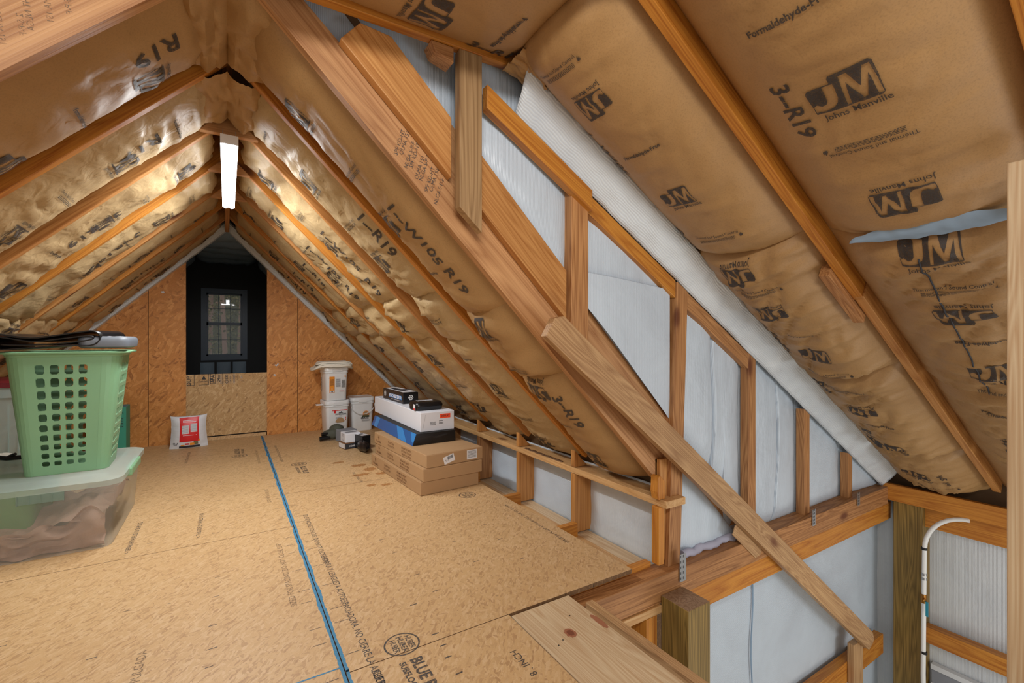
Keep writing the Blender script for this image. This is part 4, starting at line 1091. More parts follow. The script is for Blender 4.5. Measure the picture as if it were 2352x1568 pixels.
# double-hung window
wx0, wx1, wz0, wz1 = -.30, .235, .76, 1.76
wn = struct(empty('window_1', ((wx0 + wx1) / 2, YF, wz0)))
def child(b, name, par, bevel=0):
    o = b.build(name, None, None, bevel); o.parent = par; o.matrix_parent_inverse = Matrix.Translation(-par.location) if par.type == 'EMPTY' else Matrix(); return o
b = B(); f = .045
b.box((wx0 - .02, YF - .03, wz0 - .02), (wx0 + f, YF + .06, wz1 + .02), M['frame']); b.box((wx1 - f, YF - .03, wz0 - .02), (wx1 + .02, YF + .06, wz1 + .02), M['frame'])
b.box((wx0 + f, YF - .03, wz0 - .02), (wx1 - f, YF + .06, wz0 + f), M['frame']); b.box((wx0 + f, YF - .03, wz1 - f), (wx1 - f, YF + .06, wz1 + .02), M['frame'])
child(b, 'window_frame', wn)
zm = 1.27
for nm, z0, z1, yy in (('upper_sash', zm, wz1 - f, YF + .02), ('lower_sash', wz0 + f, zm, YF - .01)):
    b = B(); a0, a1 = wx0 + f, wx1 - f; s_ = .022
    b.box((a0, yy, z0), (a0 + s_, yy + .025, z1), M['frame']); b.box((a1 - s_, yy, z0), (a1, yy + .025, z1), M['frame'])
    b.box((a0, yy, z0), (a1, yy + .025, z0 + s_), M['frame']); b.box((a0, yy, z1 - s_), (a1, yy + .025, z1), M['frame'])
    o = child(b, nm, wn)
    b = B(); w = (a1 - a0) / 3
    for k in (1, 2): b.box((a0 + w * k - .004, yy + .005, z0 + s_), (a0 + w * k + .004, yy + .015, z1 - s_), M['frame'])
    b.box((a0 + s_, yy + .005, (z0 + z1) / 2 - .004), (a1 - s_, yy + .015, (z0 + z1) / 2 + .004), M['frame'])
    m_ = b.build('muntin'); m_.parent = o
    b = B(); b.box((a0 + s_, yy + .017, z0 + s_), (a1 - s_, yy + .020, z1 - s_), M['glass']); m_ = b.build('pane'); m_.parent = o
# woods outside
b = B(); b.grid(lambda u, v: P(-14 + 28 * u, 19 + 9 * v + 1.0 * nz(u * 6, v * 3, 2), -1.2 + 11 * v + .8 * nz(u * 9, v * 5, 7)), 40, 20, M['hill_backdrop']); struct(b.build('hill_backdrop'))  # hill added as a backdrop, covers the bright world between the leaves
r = random.Random(5)
b = B(); b.box((-6, 8.4, -1.2), (6, 24, -1.15), M['grass']); struct(b.build('ground'))
for i, (x, y, h, rad) in enumerate(((-.06, 11.5, 6, .06), (-1.0, 13, 6, .09), (.75, 12.5, 6, .05), (.32, 14.5, 7, .08), (-.45, 16, 7, .1), (1.3, 15.5, 7, .1), (-1.8, 17, 7, .12))):
    t = empty('tree', (x, y, -1.15)); tag(t, ('slim tree with the palest trunk, middle of the window', 'tree left of the pale trunk, outside', 'thin tree at the right window edge, outside', 'tree behind the pale trunk, to its right', 'far tree behind and left of the pale trunk', 'far tree right of the window middle', 'farthest tree on the left, outside')[i], 'tree', 'trees outside the far window')
    b = B(); pts = [P(.04 * math.sin(k + i), 0, k * h / 8) for k in range(9)]; b.tube(pts, [rad * (1 - k / 12) for k in range(9)], M['trunk'], 8)
    for k in range(7):
        z = r.uniform(1, h); a = r.uniform(0, 6.28); l = r.uniform(.4, 1.1); b.tube([P(0, 0, z), P(math.cos(a) * l * .5, math.sin(a) * l * .5, z + .2), P(math.cos(a) * l, math.sin(a) * l, z + r.uniform(.2, .6))], [rad * .3, rad * .2, rad * .08], M['trunk'], 5)
    o = b.build('trunk'); o.parent = t
    b = B()
    for k in range(1300 if i < 4 else 1700):
        c = P(r.gauss(0, .7), r.gauss(0, .4), r.uniform(.2, h)); d1 = Vector((r.uniform(-1, 1), r.uniform(-1, 1), r.uniform(-1, 1))).normalized() * .035; d2 = d1.cross(Vector((r.uniform(-1, 1), 1, r.uniform(-1, 1)))).normalized() * .028
        b.add([c - d1, c + d2, c + d1, c - d2], [(0, 1, 2, 3)], M['leaf' if r.random() < .6 else 'leaf2'])
    o = b.build('foliage'); o.parent = t
sk = bpy.data.lights.new('daylight', 'AREA'); sk.energy = 25; sk.size = 6; sk.color = (.85, .92, 1)
so = bpy.data.objects.new('daylight', sk); COL.objects.link(so); so.location = (2, 8.6, 6); so.rotation_euler = (math.radians(35), 0, 0)

# ------------------------------------------------------------ shop light under the ridge
lt = empty('shop_light', (.008, 2.49, 1.95)); tag(lt, 'bright two tube shop light hanging under the loft peak', 'light')
b = B(); b.box((-.036, .004, .012), (.036, 1.205, .034), M['white']); b.box((-.02, .06, .034), (.02, 1.16, .05), M['white']); b.build('housing', lt)
for sx in (-.018, .018):
    b = B(); b.tube([P(sx, .012, .0), P(sx, 1.198, 0)], .0145, M['tube'], 14); b.build('lamp_tube', lt)
for y in (0, 1.2):
    b = B(); b.box((-.036, y, -.006), (.036, y + .008, .036), M['white'])
    b.build('end_cap', lt)
for sx in (-.03, .03):
    for y in (.13, 1.1):
        b = B(); b.tube([P(sx, y, .03), P(sx * .9, y, .105)], .0012, M['metal'], 5); b.build('hanging_wire', lt)

# ------------------------------------------------------------ lower garage walls, window and pipe
b = B()
def lowwall(u, v):
    x = 2.15 + 2.22 * u; z = -2.62 + 2.47 * v
    d = .05 * math.exp(-((x - 2.62 - .01 * math.sin(z * 3)) / .008) ** 2) if False else 0
    return P(x, 1.585 + .006 * nz(x * 2, z * 2, 4), z)
b.grid(lowwall, 90, 50, M['foilz']); struct(b.build('wall_gable'))
b = B(); b.tube([P(2.62 + .01 * math.sin(k), 1.574, -.31 - k * .1) for k in range(23)], .004, M['fluffblue'], 6); tag(b.build('seam_cord'), 'faint blue grey seam running down the white wall below the beam', 'seam')
b = B(); b.grid(lambda u, v: P(4.335 + .006 * nz(u * 4, v * 5, 9), -1.2 + 2.8 * u, -2.62 + 2.55 * v), 60, 40, M['foily']); struct(b.build('wall_side'))
wn = struct(empty('window_2', (4.3, .2, -2.2)))
zt = -1.27
b = B()
b.box((4.285, -1.0, zt - .035), (4.33, 1.25, zt), M['winwhite']); b.box((4.30, -1.0, zt - .135), (4.33, 1.25, zt - .035), M['textgrey']); b.box((4.285, -1.0, zt - .165), (4.33, 1.25, zt - .135), M['winwhite']); b.box((4.285, 1.22, -2.4), (4.33, 1.25, zt - .165), M['winwhite'])
child(b, 'window_frame', wn)
b = B(); b.box((4.31, -1.0, -2.4), (4.33, 1.22, zt - .165), M['darkpane']); child(b, 'pane', wn)
b = B(); b.box((4.283, .78, zt - .062), (4.2852, 1.02, zt - .042), M['labelw']); put(b, bars2d(2, .2, .012, 3), (4.2829, .9, zt - .052), -Y3, Z3, 1, M['text'], .0004); b.box((4.2825, .96, zt - .060), (4.2851, 1.018, zt - .044), M['text']); child(b, 'sticker', wn)
# white water pipe with valve
pp = empty('water_pipe', (4.15, 1.245, -2.6)); tag(pp, 'white plastic water pipe clipped to the corner post, curving over at the top', 'pipe')
o3 = Vector(pp.location)
pts = [P(4.165, 1.255, -2.6), P(4.165, 1.25, -1.9), P(4.165, 1.256, -1.3), P(4.165, 1.253, -.85), P(4.165, 1.25, -.55), P(4.165, 1.248, -.42)]
for k in range(1, 11):
    a = k / 10 * math.pi * .49; pts.append(P(4.165 + .01 * k / 10, 1.248 - .235 * (1 - math.cos(a)), -.42 + .27 * math.sin(a)))
b = B(); b.tube([p - o3 for p in pts], .014, M['pipe'], 12); b.build('tube', pp)
b = B(); b.tube([P(4.165, 1.253, -.80) - o3, P(4.165, 1.253, -.74) - o3], .019, M['brass'], 12); b.tube([P(4.165, 1.253, -.77) - o3, P(4.13, 1.235, -.77) - o3], .009, M['brass'], 8)
vv = b.build('valve', pp); b = B(); b.box((-.006, -.006, -.10), (.002, .008, 0), M['teal'], Matrix.Translation(P(4.125, 1.222, -.77) - o3)); hd = b.build('lever', None); hd.parent = vv; hd['label'] = 'blue lever handle'
for z, m in ((-.42, 'blackm'), (-.60, 'metal'), (-.63, 'metal'), (-1.15, 'blackm')):
    b = B(); b.tube([P(4.165, 1.25, z - .008) - o3, P(4.165, 1.25, z + .008) - o3], .0175, M[m], 12); b.build('clamp', pp)

# ------------------------------------------------------------ stored things
# cardboard box stack
def carton(name, label, c, rz, sx, sy, z0, h, mat, group=None, extra=None, cat='box', seam=True):
    e = empty(name, (c[0], c[1], z0), rz); tag(e, label, cat, group)
    b = B(); b.box((0, 0, 0), (sx, sy, h), M[mat]); b.build('carton', e, None, .003)
    if seam:
        b = B(); b.box((.003, .003, h), (sx - .003, sy * .5 - .001, h + .002), M[mat]); b.box((.003, sy * .5 + .001, h), (sx - .003, sy - .003, h + .0022), M[mat]); b.build('lid_flap', e)
    if extra:
        b = B(); extra(b, sx, sy, h); b.build('print', e)
    return e
FX, FL = (X3, Z3), (-Y3, Z3)     # front face (faces -Y) and left face (faces -X)
def front(b, shp, x, z, sc, mat, off=.0006): put(b, shp, (x, 0, z), X3, Z3, sc, M[mat], off)
def left(b, shp, y, z, sc, mat, off=.0006): put(b, shp, (0, y, z), -Y3, Z3, sc, M[mat], off)
def ctext(b, sx, sy, h, labels=False):
    for k, s in enumerate(('KENMORE FIREPIT', 'GB 38066 G8 48LBS', 'MADE IN CHINA')): left(b, text2d(s, .01), .33, h * .72 - .022 * k, .022, 'carddk')
    for k, s in enumerate(('FOUNTAIN', '1/2 CARTON')): left(b, text2d(s, .01), .62, h * .65 - .024 * k, .024, 'carddk')
    left(b, shape2d('leafy', [[(0, -.5), (.15, 0), (.5, .1), (.2, .2), (.35, .5), (0, .25), (-.35, .5), (-.2, .2), (-.5, .1), (-.15, 0)]]), .88, h * .62, .045, 'carddk')
    left(b, text2d('Woodland', .02), .88, h * .3, .026, 'carddk')
def ctop(b, sx, sy, h):
    ctext(b, sx, sy, h)
    vs, fs = rect2d(.085, .052); put(b, (vs, fs), (.17, 0, .04), (1, 0, .28), (-.28, 0, 1), 1, M['labelw'], .0007); put(b, barcode2d(.045, .02, 3), (.178, 0, .052), (1, 0, .28), (-.28, 0, 1), 1, M['text'], .0012); put(b, text2d('S11', .01), (.155, 0, .032), (1, 0, .28), (-.28, 0, 1), .018, M['text'], .0012)
    front(b, rect2d(.085, .065), .355, .045, 1, 'labelw'); front(b, bars2d(6, .07, .05, 8), .355, .045, 1, 'textgrey', .0012)
    put(b, rect2d(.16, .001), (sx - .09, .12, h + .0028), X3, Y3, 1, M['carddk'], .0002)
carton('cardboard_box', 'flat brown cardboard box, bottom of the stack of three', (1.098, 2.945), .07, .45, .98, 0.002, .088, 'card', 'flat cardboard boxes', ctext)
carton('cardboard_box', 'flat brown cardboard box, middle of the stack of three', (1.112, 2.935), .055, .455, .98, .094, .084, 'card', 'flat cardboard boxes', ctext)
carton('cardboard_box', 'flat brown cardboard box with white barcode label, top of the three', (1.135, 2.935), .085, .445, .98, .182, .086, 'card', 'flat cardboard boxes', ctop)
# blue and black box
e = empty('flat_box', (1.145, 3.24, .2725), .03); tag(e, 'shiny blue and black flat box under the white box', 'box')
b = B(); sx, sy, h = .345, 1.0, .082
b.add([(0, 0, 0), (sx, 0, 0), (sx, sy, 0), (0, sy, 0), (.03, 0.0, h), (sx, 0, h), (sx, sy, h), (.03, sy, h)], [(0, 3, 2, 1), (4, 5, 6, 7), (1, 2, 6, 5), (2, 3, 7, 6)], M['blackm'])
b.add([(0, 0, 0), (sx, 0, 0), (sx, 0, h), (.03, 0, h)], [(0, 1, 2, 3)], M['blackp']); b.add([(0, 0, 0), (0, sy, 0), (.03, sy, h), (.03, 0, h)], [(0, 3, 2, 1)], M['blue'])
b.build('carton', e)
for pl_ in ([(.30, 0), (.12, 0), (.28, 1), (.42, 1)], [(.0, .2), (.0, 1), (.10, 1), (.04, .3)], [(.84, .0), (.94, 0), (.94, 1), (.84, 1)]):
    b = B(); b.add([P(.03 * v - .0008, y * 1.0 if y else .002, h * v + .0006) for y, v in pl_], [(0, 1, 2, 3)], M['blue2']); b.build('blue_print', e)
b = B()
for k in range(2): b.add([P(.03 + .13 * k, -.0012, .05), P(.13 + .13 * k, -.0012, .065), P(.15 + .13 * k, -.0012, .055), P(.05 + .13 * k, -.0012, .036)], [(0, 1, 2, 3)], M['darkpane'])
b.build('clear_tape', e)
# white long box
def wprint(b, sx, sy, h):
    front(b, rect2d(.085, .033), sx - .075, h - .035, 1, 'orangered'); front(b, text2d('DISPLAY', .02), sx - .075, h - .035, .019, 'text', .0012)
    front(b, bars2d(4, .045, .028, 2), .10, .055, 1, 'text'); front(b, barcode2d(.035, .014, 4), .165, .055, 1, 'text'); front(b, bars2d(1, .035, .008, 5), .165, .07, 1, 'text')
    put(b, rect2d(.11, .0015), (.03, 0, h * .5), (.2, 0, 1), (-1, 0, .2), 1, M['textgrey'], .0006)
carton('white_box', 'long white cardboard box with an orange sticker, on the blue box', (1.222, 3.285), .015, .275, 1.18, .3555, .142, 'whitebox', None, wprint)
def pistol(b, sx, sy, h):
    left(b, rect2d(sy * .62, .035), sy * .38, h * .5, 1, 'blue2'); left(b, text2d('WINCHESTER', .03), sy * .44, h * .5, .040, 'textwhite', .0014); left(b, text2d('XTR', .02), sy * .14, h * .5, .034, 'textwhite', .0014)
    left(b, ring2d(.018, .024), sy - .055, h * .55, 1, 'textwhite'); left(b, text2d('W', .03), sy - .055, h * .55, .03, 'textwhite'); left(b, bars2d(1, .22, .006, 5), sy * .35, h * .2, 1, 'textwhite')
    front(b, ring2d(.018, .023, 6), sx * .5, h * .55, 1, 'textwhite'); front(b, text2d('W', .03), sx * .5, h * .55, .03, 'textwhite')
    put(b, rect2d(sx * .9, sy * .92), (sx / 2, sy / 2, h), X3, Y3, 1, M['labelw'], .0024)
    put(b, shape2d('gunshape', [[(-.5, .05), (-.1, .12), (.45, .1), (.48, -.02), (.1, -.06), (0, -.3), (-.14, -.3), (-.1, -.06), (-.5, -.05)]]), (sx / 2, sy * .5, h), (0, 1, 0), (-1, 0, 0), sy * .7, M['text'], .003)
carton('black_carton', 'black carton with blue and white lettering, on top of the white box', (1.262, 3.80), .05, .135, .50, .499, .095, 'blackp', None, pistol, seam=False)
e = empty('black_case', (1.33, 3.455, .499), .03); tag(e, 'glossy black plastic case with rounded corners, front of the white box', 'case')
b = B(); b.rr([(0, .105, .075, .03), (.006, .112, .082, .035), (.032, .114, .085, .035)], M['blackp']); b.build('case_base', e)
b = B(); b.rr([(.034, .116, .087, .036), (.040, .116, .087, .036), (.058, .110, .080, .033), (.064, .100, .072, .03)], M['blackp']); b.build('case_lid', e)
b = B(); put(b, rect2d(.13, .05), (.0, .03, .0642), X3, Y3, 1, M['labelw']); put(b, bars2d(3, .11, .03, 9), (0, .03, .0642), X3, Y3, 1, M['text'], .001); b.box((-.117, -.07, .004), (-.1145, -.03, .05), M['labelw']); b.box((-.1175, -.065, .006), (-.1172, -.035, .022), M['red']); b.build('label', e)

# pails
def pail(label, c, rz, z0, hs, hb, dec=None, bail=None, tab=False):
    e = empty('storage_pail', (c[0], c[1], z0), rz); tag(e, label, 'bucket', 'white square pails')
    b = B(); b.rr([(0, hs * .84, hs * .84, .03), (.004, hs * .86, hs * .86, .034), (hb * .8, hs * .95, hs * .95, .036), (hb * .8, hs * 1.0, hs * 1.0, .036), (hb * .83, hs * 1.0, hs * 1.0, .036), (hb * .83, hs * .96, hs * .96, .036), (hb * .9, hs * .97, hs * .97, .036)], M['white']); b.build('pail_body', e)
    b = B(); b.rr([(hb * .87, hs * 1.03, hs * 1.03, .04), (hb * .96, hs * 1.03, hs * 1.03, .04), (hb * .975, hs * .99, hs * .99, .04), (hb * .975, hs * .93, hs * .93, .036), (hb * .965, hs * .92, hs * .92, .036)], M['white']); b.box((-.05, -hs * 1.05, hb * .84), (.05, -hs * 1.0, hb * .93), M['white']); b.build('lid', e)
    if dec:
        b = B(); dec(b, hs, hb); b.build('label', e)
    if bail:
        b = B(); b.tube([P(-hs * 1.02 + .02 * math.sin(t), -hs * 1.06 * math.sin(t) if False else -hs * 1.04, hb * .80) if False else P(-hs * 1.03 * math.cos(t), -hs * (1.0 + .10 * math.sin(t)), hb * .80 - .12 * math.sin(t)) for t in [k * math.pi / 14 for k in range(15)]], .004, M['white'], 8); b.build('bail_handle', e)
    if tab:
        b = B(); b.box((-hs * 1.55, -.02, hb * .84), (-hs * .98, .03, hb * .87), M['white']); b.build('side_tab', e)
    return e
def pf(b, hs): return -hs * .955
def decA(b, hs, hb):
    y = -hs * .955
    def F(shp, x, z, sc, mat, o=.001): put(b, shp, (x, y, z), (1, 0, 0), (0, -.02, 1), sc, M[mat], o)
    F(rect2d(.055, .175), -.055, .175, 1, 'orangel'); F(text2d('HONEY POWDER', .01), -.055, .245, .0085, 'text', .002)
    F(bars2d(9, .04, .075, 3), -.055, .195, 1, 'text', .0015); F(rect2d(.045, .018), -.055, .10, 1, 'labelw', .002); F(barcode2d(.02, .012, 3), -.055, .10, 1, 'text', .003)
    F(text2d('::', .02), -.055, .135, .03, 'textwhite', .002); F(bars2d(8, .05, .09, 5), .01, .19, 1, 'textgrey'); F(bars2d(12, .035, .085, 6), .065, .18, 1, 'text'); F(rect2d(.014, .014), .085, .262, 1, 'orangel'); F(rect2d(.05, .004), .05, .10, 1, 'red')
    put(b, text2d('AUGASON', .03), (-hs * .955, .045, .17), (0, 0, 1), (0, 1, 0), .032, M['text'], .001)
def decB(b, hs, hb):
    y = -hs * .955
    def F(shp, x, z, sc, mat, o=.001): put(b, shp, (x, y, z), (1, 0, 0), (0, -.02, 1), sc, M[mat], o)
    F(rect2d(.165, .007), .02, .268, 1, 'red'); F(rect2d(.018, .026), -.032, .252, 1, 'red'); F(text2d('AUGASON', .02), .03, .225, .024, 'text', .0012); F(text2d('FARMS', .01), .03, .205, .010, 'text')
    F(shape2d('mtn', [[(-.5, 0), (-.2, .3), (-.05, .15), (.15, .4), (.5, 0)]]), .03, .238, .05, 'text')
    F(shape2d('heap', [[(-.5, 0), (-.35, .25), (-.1, .42), (.15, .45), (.35, .3), (.5, .05), (.3, -.1), (-.3, -.1)]]), .02, .145, .10, 'card'); F(bars2d(3, .05, .02, 7), .0, .185, 1, 'textgrey'); F(rect2d(.01, .01), .08, .185, 1, 'red'); F(rect2d(.01, .01), .08, .165, 1, 'red')
    F(text2d('48 SERVINGS', .01), .03, .09, .014, 'text')
def decC(b, hs, hb):
    y = -hs * .955
    def F(shp, x, z, sc, mat, o=.001): put(b, shp, (x, y, z), (1, 0, 0), (0, -.02, 1), sc, M[mat], o)
    F(ring2d(.030, .037, 24), .035, .19, 1, 'orangel'); F(ring2d(.001, .028, 24), .035, .19, 1, 'card'); F(rect2d(.08, .02), .03, .165, 1, 'leaf', .002); F(text2d('OATS', .04), .02, .145, .034, 'text', .002); F(bars2d(2, .09, .02, 7), .03, .115, 1, 'textgrey')
pail('white square pail with red stripe label, bottom of the two stacked', (1.02, 5.425), .08, .001, .128, .385, decB, tab=True)
pail('white square pail with orange label, standing on another pail', (1.01, 5.42), .10, .378, .125, .375, decA)
pail('white square pail with a wire handle, right of the stacked pails', (1.32, 5.52), .0, .001, .13, .39, decC, bail=True)
# folded canvas on the upper pail
b = B()
def fold(z0, seed, cx, cy, hx, hy, th):
    def f(u, v):
        a = u * 2 * math.pi; x0 = math.copysign(abs(math.cos(a)) ** .55, math.cos(a)); y0 = math.copysign(abs(math.sin(a)) ** .55, math.sin(a))
        s = math.sin(math.pi * min(max(v, .0), 1)) ** .4 if 0 < v < 1 else 0
        s2 = 1 if .1 < v < .9 else (.93 if 0 < v < 1 else 0.0)
        x = cx + hx * x0 * s2; y = cy + hy * y0 * s2
        droop = max(0, (cx - .13) - x) * .45 + max(0, x - (cx + .16)) * .6
        return P(x + .008 * nz(a * 1.3, seed, 2), y + .008 * nz(a * 1.7, seed, 6), z0 + th * v - droop + .008 * nz(x * 14, y * 12, seed))
    b.grid(f, 48, 8, M['cloth'])
fold(.745, 1, .985, 5.40, .215, .15, .022); fold(.764, 2, 1.0, 5.41, .19, .145, .022); fold(.783, 3, .995, 5.41, .18, .14, .022); fold(.745, 4, 1.02, 5.38, .165, .15, .03)
b.tube([P(1.16 + .015 * math.cos(t), 5.29, .765 + .022 * math.sin(t)) for t in [k * .35 for k in range(16)]], .006, M['cloth'], 6)
tag(b.build('folded_cloth'), 'folded off-white canvas cloth on top of the stacked pails', 'cloth')
# small items
carton('small_box', 'small brown ammunition sized carton on the floor, under the white one', (.95, 4.56), .2, .17, .15, .002, .055, 'carddk', 'small cartons by the pails', lambda b, sx, sy, h: (front(b, rect2d(sx * .96, h * .9), sx / 2, h / 2, 1, 'text'), front(b, text2d('HORNADAY', .02), sx * .6, h * .45, .022, 'textwhite', .0012), left(b, rect2d(sy * .9, h * .8), sy / 2, h / 2, 1, 'labelw')))
carton('small_box', 'small white carton with grey print, resting on the brown carton', (.955, 4.57), .12, .145, .14, .0605, .085, 'whitebox', 'small cartons by the pails', lambda b, sx, sy, h: (put(b, rect2d(sx * .7, sy * .4), (sx / 2, sy / 2, h), X3, Y3, 1, M['textgrey'], .003), left(b, ring2d(.02, .024), sy * .5, h * .45, 1, 'textgrey'), left(b, bars2d(2, .06, .012, 3), sy * .5, h * .85, 1, 'textgrey')))
carton('small_box', 'dark grey carton behind the small white carton', (.98, 4.90), .25, .17, .12, .002, .115, 'textgrey', 'small cartons by the pails', None, seam=False)
carton('small_box', 'black carton with white print leaning by the cardboard stack', (1.085, 4.45), .3, .085, .2, .002, .13, 'blackp', 'small cartons by the pails', lambda b, sx, sy, h: (put(b, rect2d(sx * .85, sy * .8), (sx / 2, sy / 2, h), X3, Y3, 1, M['labelw'], .0012), put(b, rect2d(sx * .5, .03), (sx / 2, sy * .5, h), X3, Y3, 1, M['text'], .002)), seam=False)
b = B(); r = random.Random(12)
def blobm(b, c, hx, hy, hz, mat, seed, n=14):
    b.grid(lambda u, v: P(c[0], c[1], c[2]) + Vector((hx * math.cos(2 * math.pi * u) * math.sin(math.pi * v), hy * math.sin(2 * math.pi * u) * math.sin(math.pi * v), hz * math.cos(math.pi * v))) * (1 + .25 * nz(math.cos(2 * math.pi * u) * 2, math.sin(2 * math.pi * u) * 2 + v * 3, seed)), n * 2, n, M[mat])
blobm(b, (.93, 5.08, .06), .10, .05, .05, 'olive', 3); blobm(b, (.98, 5.10, .11), .07, .05, .045, 'olive', 5); b.tube([(.80, 5.04, .03), (.90, 5.05, .035)], .022, M['blackp'], 10); b.tube([(.82, 5.05, .075), (.90, 5.06, .07)], .018, M['blackp'], 10)
tag(b.build('holster_pouch'), 'dark olive webbing pouch on the floor in front of the pails', 'pouch')
b = B(); blobm(b, (1.085, 4.42, .05), .05, .14, .048, 'blackp', 8); tag(b.build('plastic_bag'), 'crumpled black plastic bag between cartons and cardboard stack', 'bag')

# feed / flour sack
e = empty('grain_sack', (-.315, 5.46, 0.0), .06); tag(e, 'white woven sack with a red front panel, leaning by the end wall', 'bag')
def sackpt(u, v, off=0):
    x = (u - .5) * 2; z = v
    w = .135 + .02 * (1 - z) ** 2 + .012 * z ** 6; dth = .075 * (1 - abs(x) ** 3) * (math.sin(math.pi * min(1, max(0, .08 + z * .86))) ** .5)
    zz = .302 * z + (.018 * abs(x) ** 3 if z > .5 else -.0) * (z - .5) * 2 - .006 * abs(x) * (z > .5)
    wr_ = .003 * nz(x * 3, z * 26, 1) * (.3 + abs(x)) + .004 * nz(x * 2, z * 8, 4)
    return P(x * w, -dth - wr_ - off, max(.001, zz))
b = B(); b.grid(lambda u, v: sackpt(u, v), 30, 40, M['sack']); b.grid(lambda u, v: P(sackpt(1 - u, v).x, -sackpt(1 - u, v).y * .6, sackpt(1 - u, v).z), 30, 40, M['sack']); b.build('sack_body', e)
def onsack(b, u0, u1, v0, v1, mat, off=.002, n=14): b.grid(lambda u, v: sackpt(u0 + (u1 - u0) * u, v0 + (v1 - v0) * v, off), n, n, M[mat])
b = B(); onsack(b, .24, .78, .22, .985, 'red'); onsack(b, .24, .78, .02, .09, 'text', .0022)
for u0, v0 in ((.30, .48), (.54, .53)): onsack(b, u0, u0 + .19, v0, v0 + .26, 'labelw', .003, 6)
for k in range(9): onsack(b, .30, .48, .50 + k * .027, .512 + k * .027, 'textgrey', .0038, 3); onsack(b, .54, .72, .55 + k * .026, .562 + k * .026, 'textgrey', .0038, 3)
for u0, u1, v0, v1, m in ((.28, .38, .09, .13, 'orangel'), (.40, .50, .12, .17, 'red'), (.52, .64, .10, .18, 'orangel'), (.62, .74, .12, .22, 'leaf2'), (.66, .74, .22, .27, 'red'), (.75, .79, .22, .28, 'orangel')): onsack(b, u0, u1, v0, v1, m, .0034, 4)
onsack(b, .33, .70, .84, .855, 'labelw', .003, 3); onsack(b, .33, .62, .88, .895, 'labelw', .003, 3); onsack(b, .33, .72, .42, .432, 'labelw', .003, 3)
for s, u_, v_, h in (('50 LB', .14, .18, .016), ('22.7', .14, .13, .016)):
    vs, fs = text2d(s, .02); b.add([sackpt(u_ + x * h / .28, v_ + y * h / .3, .003) for x, y in vs], fs, M['text'])
b.build('printed_panel', e)
# teal box behind the hamper
carton('teal_box', 'teal green carton by the end wall, mostly behind the laundry hamper', (-1.04, 5.33), .0, .27, .20, .002, .44, 'tealc' if 'tealc' in M else 'teal', None, lambda b, sx, sy, h: (front(b, text2d('220 LAMPS', .02), sx - .07, h - .05, .022, 'text'), front(b, bars2d(6, .1, .09, 3), sx - .07, h - .14, 1, 'text')))
bpy.data.objects['teal_box'].children[0].data.materials[0] = plain('teal_card', '3f9d84', .6)

# clear storage bin with lid
bx, by, hx, hy = -.93, 3.43, .425, .37
e = empty('storage_bin', (bx, by, 0.001)); tag(e, 'big clear plastic storage bin with a loose lid, under the hamper', 'storage bin')
lv = [(0, hx, hy, .05), (.004, hx + .004, hy + .004, .055), (.30, hx + .028, hy + .022, .07), (.302, hx + .036, hy + .03, .075), (.315, hx + .036, hy + .03, .075)]
b = B(); b.rr(lv, M['clear'], True, False, n=7); b.build('bin_body', e)
for x0, x1 in ((-.35, -.20), (.10, .26)):
    b = B()
    b.box((x0, -hy - .036, .275), (x1, -hy - .028, .318), M['clearlid'])
    for k in range(5): b.box((x0 + (x1 - x0) * k / 4 - .002, -hy - .042, .275), (x0 + (x1 - x0) * k / 4 + .002, -hy - .034, .318), M['clearlid'])
    b.build('rim_rib', e)
L1 = [(.318, hx + .05, hy + .045, .08), (.345, hx + .05, hy + .045, .08), (.352, hx + .03, hy + .03, .075), (.352, hx - .01, hy - .01, .06), (.362, hx - .02, hy - .02, .06)]
b.rr(L1, M['clearlid'], False, True, n=7)
b.build('lid', e, None); 
b = B(); b.box((hx + .03, -.18, .30), (hx + .062, .12, .345), M['green']); hd = b.build('lid_latch', e, None, .008); hd['label'] = 'pale green side latch'
# contents: crumpled packing paper and a green crate
b = B(); b.grid(lambda u, v: P(bx - .40 + .80 * u, by - .34 + .68 * v, .03 + .12 * (1 + nz(u * 4, v * 4, 1)) * (.35 + .65 * u) + .04 * abs(nz(u * 11, v * 11, 3)) ), 60, 50, M['paper'])
b.grid(lambda u, v: P(bx - .40 + .80 * u, by - .335 + .05 * nz(u * 9, v * 4, 5), .006 + v * (.05 + .12 * (1 + nz(u * 6, 0, 1)) * (.2 + .65 * u))), 70, 12, M['paper'])
tag(b.build('packing_paper'), 'crumpled brown packing paper lying inside the clear bin', 'paper', kind='stuff')
b = B(); b.rr([(.03, .20, .20, .04), (.295, .24, .24, .05)], M['greendk'], n=5, c=(bx - .12, by + .02)); tag(b.build('green_basket'), 'green basket stored inside the clear bin', 'basket')

